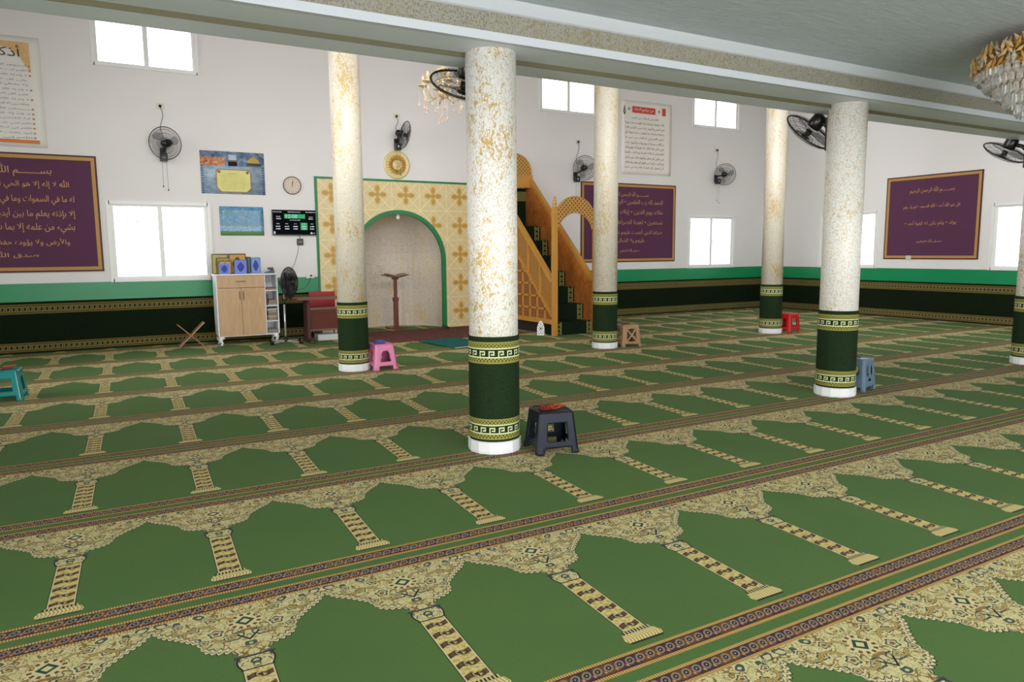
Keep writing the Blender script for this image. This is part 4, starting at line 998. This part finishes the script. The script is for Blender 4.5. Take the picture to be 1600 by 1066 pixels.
ch = athing('chair', 'red-backed chair behind the small desk', 'chair', (3.65, 13.75, 0))
mb = MB(); mb.bbox(3.42, 3.92, 13.84, 13.87, .56, .875, .014); mb.build('backrest', mat('a01418', .5), ch)
mb = MB(); mb.bbox(3.43, 3.91, 13.57, 13.87, .42, .46, .012); mb.build('seat', mat('a01418', .5), ch)
for x in (3.46, 3.88):
    for y in (13.60, 13.85):
        mb = MB(); mb.tube([(x, y, 0), (x, y, .43 if y < 13.7 else .6)], .012, 8); mb.build('leg', mat('3a3a3c', .3, .7), ch)
o = MB(); o.bbox(-.2, .2, -.12, .12, 0, .11, .006); o = o.build('carton', mat('d2d4d8', .7)); o.location = (3.62, 13.42, .0); tag(o, 'white carton on the floor beneath the small desk', 'box')

# ------------------------------------------------------------------ things on the wall
yw = lambda d: (lambda a, b: (a, YW-d, b))
# television
tv = athing('television', 'black wall screen showing the time and green boxes beside the niche panel', 'television', (3.29, YW, 2.18))
mb = MB(); mb.bbox(2.878, 3.70, YW-.06, YW-.02, 1.945, 2.425, .004); mb.build('housing', M_black, tv)
mb = MB(); mb.box(3.1, 3.5, YW-.02, YW, 2.05, 2.3); mb.build('wall_mount', M_black, tv)
M_s0 = mat('07080c', .7, emit=.15, spec=.05); M_sg = mat('2c9c62', .7, emit=.45, spec=.05); M_sw = mat('b4bcc6', .7, emit=.4, spec=.05)
mb = MB(); mb.box(2.888, 3.69, YW-.0615, YW-.059, 1.962, 2.415); sn = mb.build('screen', M_s0, tv)
mb = MB(); Y = YW-.063
mb.box(3.10, 3.49, Y, Y+.001, 2.265, 2.345); mb.box(3.40, 3.53, Y, Y+.001, 2.05, 2.185); mb.build('green_field', M_sg, sn)
mb = MB(); write(mb, '12:08', 3.235, 2.305, .21, put=yw(.0645), ar=False); mb.build('time_digits', M_sw, sn, False)
def dash(cx, cz, wd, h=.014):
    k = max(2, int(wd/.022)); mb = MB()
    for i in range(k): x = cx-wd/2+wd*i/k; mb.box(x, x+wd/k*random.uniform(.6, .95), YW-.0645, YW-.0635, cz-h/2, cz+h/2*random.uniform(.5, 1))
    mb.build('text_row', M_sw, sn)
for cx, cz, wd in ((2.98, 2.385, .16), (3.29, 2.385, .24), (3.60, 2.385, .2), (3.30, 2.235, .2), (2.99, 2.30, .08), (3.60, 2.295, .08)): dash(cx, cz, wd)
for cx in (2.98, 3.145, 3.305, 3.465, 3.62):
    dash(cx, 2.165, .06, .012)
    for cz in (2.115, 2.07): dash(cx, cz, .085, .022)
dash(3.0, 2.26, .09, .022); dash(3.6, 2.26, .09, .02); dash(3.65, 1.99, .05)
mb = MB(); mb.box(2.895, 2.925, YW-.0645, YW-.0635, 1.975, 2.02); mb.build('screen_icon', M_sw, sn)
mb = MB(); mb.M = frame((3.60, YW-.064, 1.99), (0, -1, 0)); mb.lathe([(.001, 0), (.02, 0)], 14); mb.build('screen_icon', M_sw, sn)
rb = athing('router', 'small black box hanging on its cable below the wall screen', 'router', (3.385, YW, 1.82))
mb = MB(); mb.bbox(3.325, 3.445, YW-.04, YW-.005, 1.76, 1.885, .015); mb.build('case', M_black, rb)
mb = MB(); mb.box(3.365, 3.405, YW-.0425, YW-.04, 1.815, 1.825); mb.build('indicator', mat('9a9aa0', .3), rb)
mb = MB(); mb.tube([(3.38, YW-.02, 1.885), (3.385, YW-.03, 1.92), (3.38, YW-.02, 1.95)], .006, 5); mb.tube([(3.36, YW-.02, 1.765), (3.33, YW-.015, 1.6), (3.27, YW-.012, 1.42), (3.19, YW-.02, 1.28), (3.12, YW-.04, 1.15)], .004, 5); mb.build('cable', M_wire, rb)
so = thing('wall_socket', 'white wall socket low on the wall between fan and niche panel', 'socket', (3.57, YW, 1.16))
mb = MB(); mb.bbox(-.09, .06, -.015, 0, -.035, .04, .004); mb.build('cover_plate', mat('e6e4de', .4), so)
mb = MB(); mb.lathe([(.001, -.01), (.02, -.01), (.02, .02), (.001, .02)], 10, 0, (0, -.025, .01)); mb.build('plug', mat('3a2424', .4), so)
mb = MB(); mb.tube([(3.56, YW-.03, 1.14), (3.52, YW-.02, 1.02), (3.42, YW-.02, .93), (3.25, YW-.03, .9), (3.05, YW-.06, .95)], .004, 5); o = mb.build('power_cord', M_wire); recenter(o); tag(o, 'thin black cord looping over the green band behind the pedestal fan', 'cord')
# clock
ck = thing('wall_clock', 'round wall clock with beige face and thin dark rim', 'clock', (3.283, YW, 2.885))
F = frame((0, 0, 0), (0, -1, 0))
mb = MB(); mb.M = F; mb.lathe([(.001, .0), (.165, 0), (.168, .03), (.158, .034), (.154, .022)], 48); mb.build('rim', mat('3e3430', .35), ck)
mb = MB(); mb.M = F; mb.lathe([(.001, .022), (.155, .022)], 48); mb.build('face', mat_wood('c7b3a3', 'd6c6b8', .4, 0), ck)
for k in range(12):
    mb = MB(); mb.M = F
    a = 2*pi*k/12; mb.bar((.125*math.cos(a), .125*math.sin(a), .024), (.142*math.cos(a), .142*math.sin(a), .024), .007, .002)
    mb.build('hour_mark', mat('6a5a50', .5), ck)
for nm, L, a, wd in (('minute_hand', .118, math.radians(78), .006), ('hour_hand', .075, math.radians(86), .009)):
    mb = MB(); mb.M = F; mb.bar((-.3*L*math.cos(a), -.3*L*math.sin(a), .027), (L*math.cos(a), L*math.sin(a), .027), wd, .002); mb.build(nm, M_black, ck)
# posters
def sheet(x0, x1, z0, z1, m, name, parent, d=.004, wave=0, nx=1, nz=1):
    mb = MB(); g = {}
    for i in range(nx+1):
        for j in range(nz+1):
            u, v = i/nx, j/nz; g[i, j] = mb.p((x0+(x1-x0)*u, YW-d-wave*(.5+.5*math.sin(u*7+v*3))*(.3+v*(1-v)*2), z0+(z1-z0)*v))
    for i in range(nx):
        for j in range(nz):
            uv = [(a/nx, b/nz) for a, b in ((i, j), (i+1, j), (i+1, j+1), (i, j+1))]
            mb.face([g[a] for a in ((i, j), (i+1, j), (i+1, j+1), (i, j+1))], 0, uv, True)
    o = mb.build(name, m, parent, False); s = o.modifiers.new('s', 'SOLIDIFY'); s.thickness = .002; s.offset = -1; return o
ca = athing('picture_calendar', 'blue picture calendar with a yellow plaque, above the smaller blue poster', 'poster', (2.24, YW, 2.69), 'posters between window and niche')
sheet(1.685, 2.79, 2.69, 3.45, mat_poster('calendar'), 'printed_sheet', ca, .004)
mb = MB(); q = .035; x0, x1, z0, z1 = 1.94, 2.545, 2.72, 3.135
mb.prism([(x0+q*2, z0), (x1-q*2, z0), (x1, z0+q*2), (x1, z1-q), (x1-q, z1), (x0+q, z1), (x0, z1-q), (x0, z0+q*2)], .001, 0, 'y', YW-.006); mb.build('plaque_border', mat('8a5a30', .4), ca)
mb = MB(); q = .035; x0, x1, z0, z1 = 1.955, 2.53, 2.735, 3.12
mb.prism([(x0+q*2, z0), (x1-q*2, z0), (x1, z0+q*2), (x1, z1-q), (x1-q, z1), (x0+q, z1), (x0, z1-q), (x0, z0+q*2)], .001, 0, 'y', YW-.0075); mb.build('plaque', mat('d6cf78', .4, 0, .15, 8), ca)
mb = MB()
for x in (1.995, 2.485): mb.lathe([(.001, 0), (.026, 0)], 14, 0, (0, 0, 0)) if False else mb.prism([(x+.026*math.cos(2*pi*k/14), 3.085+.026*math.sin(2*pi*k/14)) for k in range(14)], .001, 0, 'y', YW-.0085)
mb.build('plaque_rosette', mat('7a3f1e', .4), ca)
for k in range(9):
    mb = MB(); z = 3.05-.032*k; wd = .2 if k == 0 else .44
    for i in range(int(wd/.03)):
        x = 2.24-wd/2+i*.03; mb.box(x, x+random.uniform(.012, .026), YW-.0085, YW-.0078, z, z+(.011 if k == 0 else .004))
    mb.build('small_print', mat('7d8a3c', .5), ca)
pb = athing('blue_poster', 'glossy blue poster with green lower edge, left of the wall screen', 'poster', (2.35, YW, 1.94), 'posters between window and niche')
sheet(1.963, 2.732, 1.94, 2.468, mat_poster('blue'), 'printed_sheet', pb, .004, .012, 10, 6)

# calligraphy panels
M_pur = mat('55284a', .75, 0, .06, 30); M_bord = mat('b98a4c', .6, 0, .18, 60); M_edge = mat('4a1f24', .6); M_ink = mat('c69455', .5, .1, .08)
def panel(name_, label, cx, z0, z1, W, put, box, rows):
    e = athing(name_, label, 'panel', box[0], 'purple calligraphy panels')
    B = box[1]
    mb = MB(); B(mb, cx-W/2, cx+W/2, 0, .018, z0, z1); mb.build('frame_edge', M_edge, e)
    t = .028; mb = MB(); g = .055
    for a, b, c, d in ((cx-W/2+t, cx+W/2-t, z0+t, z0+t+g), (cx-W/2+t, cx+W/2-t, z1-t-g, z1-t), (cx-W/2+t, cx-W/2+t+g, z0+t+g, z1-t-g), (cx+W/2-t-g, cx+W/2-t, z0+t+g, z1-t-g)): B(mb, a, b, .018, .022, c, d)
    mb.build('gilt_border', M_bord, e)
    mb = MB(); t = .083+.012; B(mb, cx-W/2+t, cx+W/2-t, .018, .0205, z0+t, z1-t); mb.build('field', M_pur, e)
    for s, x, z, wd, h in rows:
        mb = MB(); write(mb, s, x, z, wd, h, put=put); mb.build('calligraphy_line', M_ink, e, False)
def fbox(cx, z0): return ((cx, YW, z0), lambda mb, a, b, d0, d1, c, d: mb.box(a, b, YW-d1, YW-d0, c, d))
B_ = 'بســـــــم الله الرحمن الرحيم'
c1 = -1.39
panel('calligraphy_panel', 'purple calligraphy panel with gilt border at the left edge, beside the window', c1, 1.33, 3.245, 2.92, yw(.0225), fbox(c1, 1.33),
      [(B_, c1, 2.97, 1.62, .20), ('الله لا إله إلا هو الحي القيوم لا تأخذه سنة ولا نوم', c1, 2.755, 2.08, .17), ('له ما في السموات وما في الأرض من ذا الذي يشفع عنده', c1, 2.51, 2.2, .18),
       ('إلا بإذنه يعلم ما بين أيديهم وما خلفهم ولا يحيطون', c1, 2.28, 2.2, .18), ('بشيء من علمه إلا بما شاء وسع كرسيه السموات', c1, 2.045, 2.16, .17), ('والأرض ولا يؤوده حفظهما وهو العلي العظيم', c1, 1.81, 1.98, .15), ('صدق الله العظيم', c1, 1.61, 1.08, .13)])
c2 = 11.41
panel('calligraphy_panel', 'purple calligraphy panel behind the column and pulpit, below the paper banner', c2, 1.33, 3.235, 2.93, yw(.0225), fbox(c2, 1.33),
      [(B_, c2, 2.97, 1.14, .17), ('الحمد لله رب العلمين • الرحمن الرحيم •', c2, 2.77, 2.06, .16), ('ملك يوم الدين • إياك نعبد وإياك', c2, 2.53, 2.06, .15), ('نستعين • اهدنا الصراط المستقيم', c2, 2.28, 2.06, .16),
       ('صراط الذين أنعمت عليهم غير المغضوب', c2, 2.05, 2.06, .16), ('عليهم ولا الضالين', c2, 1.84, .92, .15), ('صدق الله العظيم', c2, 1.61, .6, .12)])
c3 = 9.62
panel('calligraphy_panel', 'purple calligraphy panel on the right-hand wall between two windows', c3, 1.36, 3.24, 2.14, lambda a, b: (XR-.0225, 2*c3-a, b),
      ((XR, c3, 1.36), lambda mb, a, b, d0, d1, c, d: mb.box(XR-d1, XR-d0, a, b, c, d)),
      [(B_, c3-.0, 2.90, 1.0, .17), ('قل هو الله أحد • الله الصمد • لم يلد ولم', c3, 2.545, 1.27, .13), ('يولد • ولم يكن له كفوا أحد •', c3, 2.165, 1.15, .14), ('صدق الله العظيم', c3, 1.765, .56, .1)])
so = thing('wall_socket', 'small cream socket at the lower edge of the right-hand calligraphy panel', 'socket', (XR, 10.07, 1.395))
mb = MB(); mb.bbox(-.035, 0, -.06, .06, -.05, .05, .004); mb.build('cover_plate', mat('cfc9b4', .5), so)
# paper banners
M_pap = mat('e9e6e2', .6, 0, .02); M_txt = mat('5f5d78', .7); M_red = mat('c8453e', .6); M_dk2 = mat('34302e', .7)
b1 = athing('banner', 'white paper banner with orange corner above the left purple panel', 'banner', (-1.4, YW, 3.34), 'paper banners')
sheet(-2.2, -.60, 3.335, 5.05, M_pap, 'paper_sheet', b1, .006, .004, 14, 14)
mb = MB(); mb.prism([(-1.6, 4.96), (-.745, 4.96), (-.745, 4.50), (-.80, 4.60), (-.90, 4.78), (-1.05, 4.86), (-1.3, 4.90)], .001, 0, 'y', YW-.021); mb.build('corner_ornament', mat('dcb27a', .6, 0, .25, 25), b1)
mb = MB(); mb.box(-2.1, -.70, YW-.021, YW-.020, 3.395, 3.45); mb.build('foot_stripe', mat('d87a3c', .6), b1)
mb = MB(); write(mb, 'أذكار', -1.10, 4.80, .46, .22, put=yw(.023)); mb.build('heading', M_dk2, b1, False)
mb = MB(); write(mb, 'ما بعد الصلاة', -1.68, 4.80, .62, .2, put=yw(.023)); mb.build('heading', M_red, b1, False)
L1 = ['أستغفر الله أستغفر الله أستغفر الله', 'اللهم أنت السلام ومنك السلام تباركت', 'لا إله إلا الله وحده لا شريك له له الملك', 'على كل شيء قدير اللهم لا مانع لما', 'ولا معطي لما منعت ولا ينفع ذا الجد', 'لا إله إلا الله وحده لا شريك له وله الحمد', 'على كل شيء قدير لا حول ولا قوة إلا', 'لا إله إلا الله ولا نعبد إلا إياه له النعمة', 'مخلصين له الدين ولو كره الكافرون', 'سبحان الله والحمد لله والله أكبر', 'لا إله إلا الله وحده لا شريك له', 'آية الكرسي بعد كل صلاة', 'اللهم أعني على ذكرك وشكرك وحسن عبادتك', 'اللهم إني أسألك علما نافعا ورزقا طيبا', 'أعوذ بكلمات الله التامات من شر ما خلق', 'اللهم إني أعوذ بك من الجبن']
mb = MB(); md_ = MB()
for k, s in enumerate(L1):
    z = 4.60-.0745*k; wd = (1.2 if k % 3 else 1.3)*(.75 if k in (8, 11) else 1); write(mb, s, -.80-wd/2, z, wd, .042, put=yw(.022))
    if k not in (3, 4, 6, 8): md_.box(-.775, -.745, YW-.022, YW-.0215, z-.012, z+.012)
mb.build('text_block', M_txt, b1, False); md_.build('bullet', mat('b9785a', .6), b1)
b2 = athing('banner', 'white paper banner with red heading behind the column, above the purple panel', 'banner', (11.9, YW, 3.46), 'paper banners')
sheet(11.12, 12.69, 3.46, 5.21, mat('ece8e2', .6, 0, .02, 6), 'paper_sheet', b2, .008, .02, 14, 14)
mb = MB(); mb.box(11.43, 11.93+.22, YW-.031, YW-.030, 4.92, 5.07); mb.box(12.37, 12.48, YW-.031, YW-.030, 4.91, 5.09); mb.build('heading_field', mat('cf4b40', .6), b2)
mb = MB(); write(mb, 'من جوامع الدعاء', 11.79, 4.995, .6, .1, put=yw(.033)); mb.build('heading', mat('f0e2dc', .6), b2, False)
mb = MB()
for x in (11.33, 12.27): mb.prism([(x-.03, 5.0), (x, 4.96), (x+.03, 5.0), (x, 5.04)], .001, 0, 'y', YW-.031)
mb.build('diamond_mark', mat('9a6a5a', .6), b2)
mb = MB(); mb.tube([(11.20, YW-.03, 4.86), (11.165, YW-.03, 4.93), (11.19, YW-.03, 5.06), (11.215, YW-.03, 4.93), (11.20, YW-.03, 4.86)], .012, 5); mb.build('drop_mark', mat('6a5a4c', .6), b2)
L2 = ['اللهم إني أسألك من الخير', 'كله عاجله وآجله ما علمت منه وما', 'لم أعلم وأعوذ بك من الشر كله', 'عاجله وآجله ما علمت منه وما لم', 'أعلم اللهم إني أسألك من خير ما', 'سألك عبدك ونبيك وأعوذ بك', 'من شر ما عاذ به عبدك ونبيك', 'اللهم إني أسألك الجنة وما قرب إليها', 'من قول أو عمل وأعوذ بك من النار', 'وما قرب إليها من قول أو عمل وأسألك', 'أن تجعل كل قضاء قضيته لي خيرا']
mb = MB()
for k, s in enumerate(L2): wd = 1.22 if k else .85; write(mb, s, 11.83, 4.80-.117*k, wd, .08, put=yw(.033))
mb.build('text_block', M_dk2, b2, False)

# ------------------------------------------------------------------ chandeliers
M_cr = mat_crystal(); M_brass = mat('c8963c', .25, .8); M_amb2 = mat('b98a4c', .12, .2, .3, 30); M_amb = mat('d8b584', .12, .1, .3, 30)
big = athing('crystal_chandelier', 'large tiered crystal chandelier with gold rim, cut by the right edge', 'chandelier', (7.22, 3.22, 3.41))
KX, KY = 7.22, 3.22
mb = MB(); mb.lathe([(.001, 3.41), (.3, 3.41), (.3, 3.38), (.1, 3.36), (.1, 3.3), (.60, 3.28), (.62, 3.26), (.60, 3.24), (.1, 3.25)], 40, 0, (KX, KY, 0)); mb.build('ceiling_plate', M_brass, big)
def prismc(mb, x, y, z0, z1, r, m=0, tilt=0, a=0):
    """cut-glass drop: octahedral ends"""
    zs = [(z0, .002), (z0+(z1-z0)*.22, r), (z0+(z1-z0)*.75, r*.75), (z1, .002)]
    rings = []
    for z, q in zs: rings.append([mb.p((x+q*math.cos(a+2*pi*k/6), y+q*math.sin(a+2*pi*k/6), z)) for k in range(6)])
    for A, B in zip(rings, rings[1:]):
        for k in range(6): mb.face([A[k], A[(k+1) % 6], B[(k+1) % 6], B[k]], m)
tiers = [(.62, 3.17, 3.03, 56), (.555, 3.10, 2.96, 50), (.48, 3.02, 2.88, 44), (.40, 2.95, 2.80, 36), (.31, 2.88, 2.73, 28), (.20, 2.82, 2.67, 18)]
drops = []
for r, zt, zb, n in tiers:
    mb = MB(); mb.tube([(KX+r*math.cos(2*pi*k/48), KY+r*math.sin(2*pi*k/48), zt) for k in range(48)], .007, 6, 0, True)
    for k in range(4): a = pi/4+k*pi/2; mb.bar((KX+r*math.cos(a), KY+r*math.sin(a), zt), (KX+.1*math.cos(a), KY+.1*math.sin(a), 3.27), .006)
    mb.build('tier_ring', M_brass, big)
    for k in range(n):
        a = 2*pi*k/n; x, y = KX+r*math.cos(a), KY+r*math.sin(a); drops.append((x*x+y*y+(0 if zt > 2.9 else .3), x, y, zb, zt, a))
drops.sort()
for _, x, y, zb, zt, a in drops[:95]:
    mb = MB(); prismc(mb, x, y, zb, zt-.006, .024, 0, 0, a); mb.build('crystal_drop', M_cr, big)
mb = MB()
for _, x, y, zb, zt, a in drops[95:]: prismc(mb, x, y, zb, zt-.006, .024, 0, 0, a)
mb.build('crystal_drop', M_cr, big)['kind'] = 'stuff'
gc = []
for row, (r, z, n) in enumerate(((.655, 3.14, 64), (.65, 3.20, 62), (.63, 3.26, 60), (.58, 3.30, 56))):
    for k in range(n): gc.append((r, z, 2*pi*(k+.5*(row % 2))/n))
gc = sorted(gc, key=lambda q: (KX+q[0]*math.cos(q[2]))**2+(KY+q[0]*math.sin(q[2]))**2)
def leaf(mb, r, z, a):
    """faceted amber glass leaf, turned at random against the rim"""
    c, s = math.cos(a), math.sin(a); t = random.uniform(-1.1, 1.1); k = random.uniform(.8, 1.25); o = random.uniform(-.01, .02); ct, st = math.cos(t), math.sin(t)
    def P(dr, dt, dz):
        dt, dz = (dt*ct-dz*st)*k, (dt*st+dz*ct)*k
        return (KX+(r+dr+o)*c-dt*s, KY+(r+dr+o)*s+dt*c, z+dz)
    v = [mb.p(P(.004, 0, .05)), mb.p(P(0, -.02, 0)), mb.p(P(.016, 0, 0)), mb.p(P(0, .02, 0)), mb.p(P(.004, 0, -.05)), mb.p(P(-.012, 0, 0))]
    for q in ((0, 1, 2), (0, 2, 3), (4, 2, 1), (4, 3, 2), (0, 5, 1), (0, 3, 5), (4, 1, 5), (4, 5, 3)): mb.face([v[i] for i in q])
for q in gc[:95]:
    mb = MB(); leaf(mb, *q); mb.build('amber_crystal', random.choice([M_amb, M_amb, M_amb2, M_cr]), big)
mb = MB()
for q in gc[95:]: leaf(mb, *q)
mb.build('amber_crystal', M_amb, big)['kind'] = 'stuff'
mb = MB(); mb.lathe([(.645, 3.11), (.648, 3.125), (.645, 3.14)], 48, 0, (KX, KY, 0)); mb.build('rim_band', M_brass, big)

SX, SY, SZ = 3.36, 7.4, 3.33
sm = athing('arm_chandelier', 'small gold chandelier with curved arms, half hidden behind the near fan', 'chandelier', (SX, SY, SZ))
M_pg = mat('d6bf96', .3, .3)
mb = MB(); mb.tube([(SX, SY, ZH), (SX, SY, SZ+.28)], .005, 5); mb.build('suspension_rod', M_pg, sm)
mb = MB(); mb.lathe([(.001, .30), (.03, .27), (.07, .25), (.09, .22), (.02, .20), (.015, .08), (.04, .05), (.06, .01), (.05, -.03), (.015, -.06), (.001, -.07)], 16, 0, (SX, SY, SZ-.02)); mb.build('stem', M_pg, sm)
for k in range(6):
    a = k*pi/3+.35; c, s = math.cos(a), math.sin(a)
    mb = MB(); mb.tube([(SX+r*c, SY+r*s, SZ+z) for r, z in ((.03, 0), (.09, -.07), (.16, -.10), (.195, -.06), (.22, .0), (.225, .05))], .009, 6); ar_ = mb.build('arm', M_pg, sm)
    mb = MB(); mb.lathe([(.01, .05), (.055, .065), (.06, .075), (.022, .08), (.02, .15), (.012, .17), (.001, .185)], 12, 0, (SX+.225*c, SY+.225*s, SZ)); mb.build('candle_cup', M_pg, ar_)
    mb = MB()
    for q in range(3):
        b_ = a+q*2.1; x, y = SX+.225*c+.045*math.cos(b_), SY+.225*s+.045*math.sin(b_)
        mb.tube([(x, y, SZ+.06), (x, y, SZ-.10-.04*q)], .0016, 3); prismc(mb, x, y, SZ-.15-.04*q, SZ-.10-.04*q, .010)
    mb.build('crystal_strand', mat('d8b6a0', .15, .2), ar_)
for k in range(5):
    a = k*2*pi/5; x, y = SX+.05*math.cos(a), SY+.05*math.sin(a); L = .25+.03*(k % 3)
    mb = MB(); mb.tube([(x, y, SZ-.02), (x, y, SZ-L)], .0018, 3); prismc(mb, x, y, SZ-L-.05, SZ-L, .010); mb.build('crystal_strand', mat('d8b6a0', .15, .2), sm)

for o in bpy.data.objects:
    if '_abs' in o: del o['_abs']
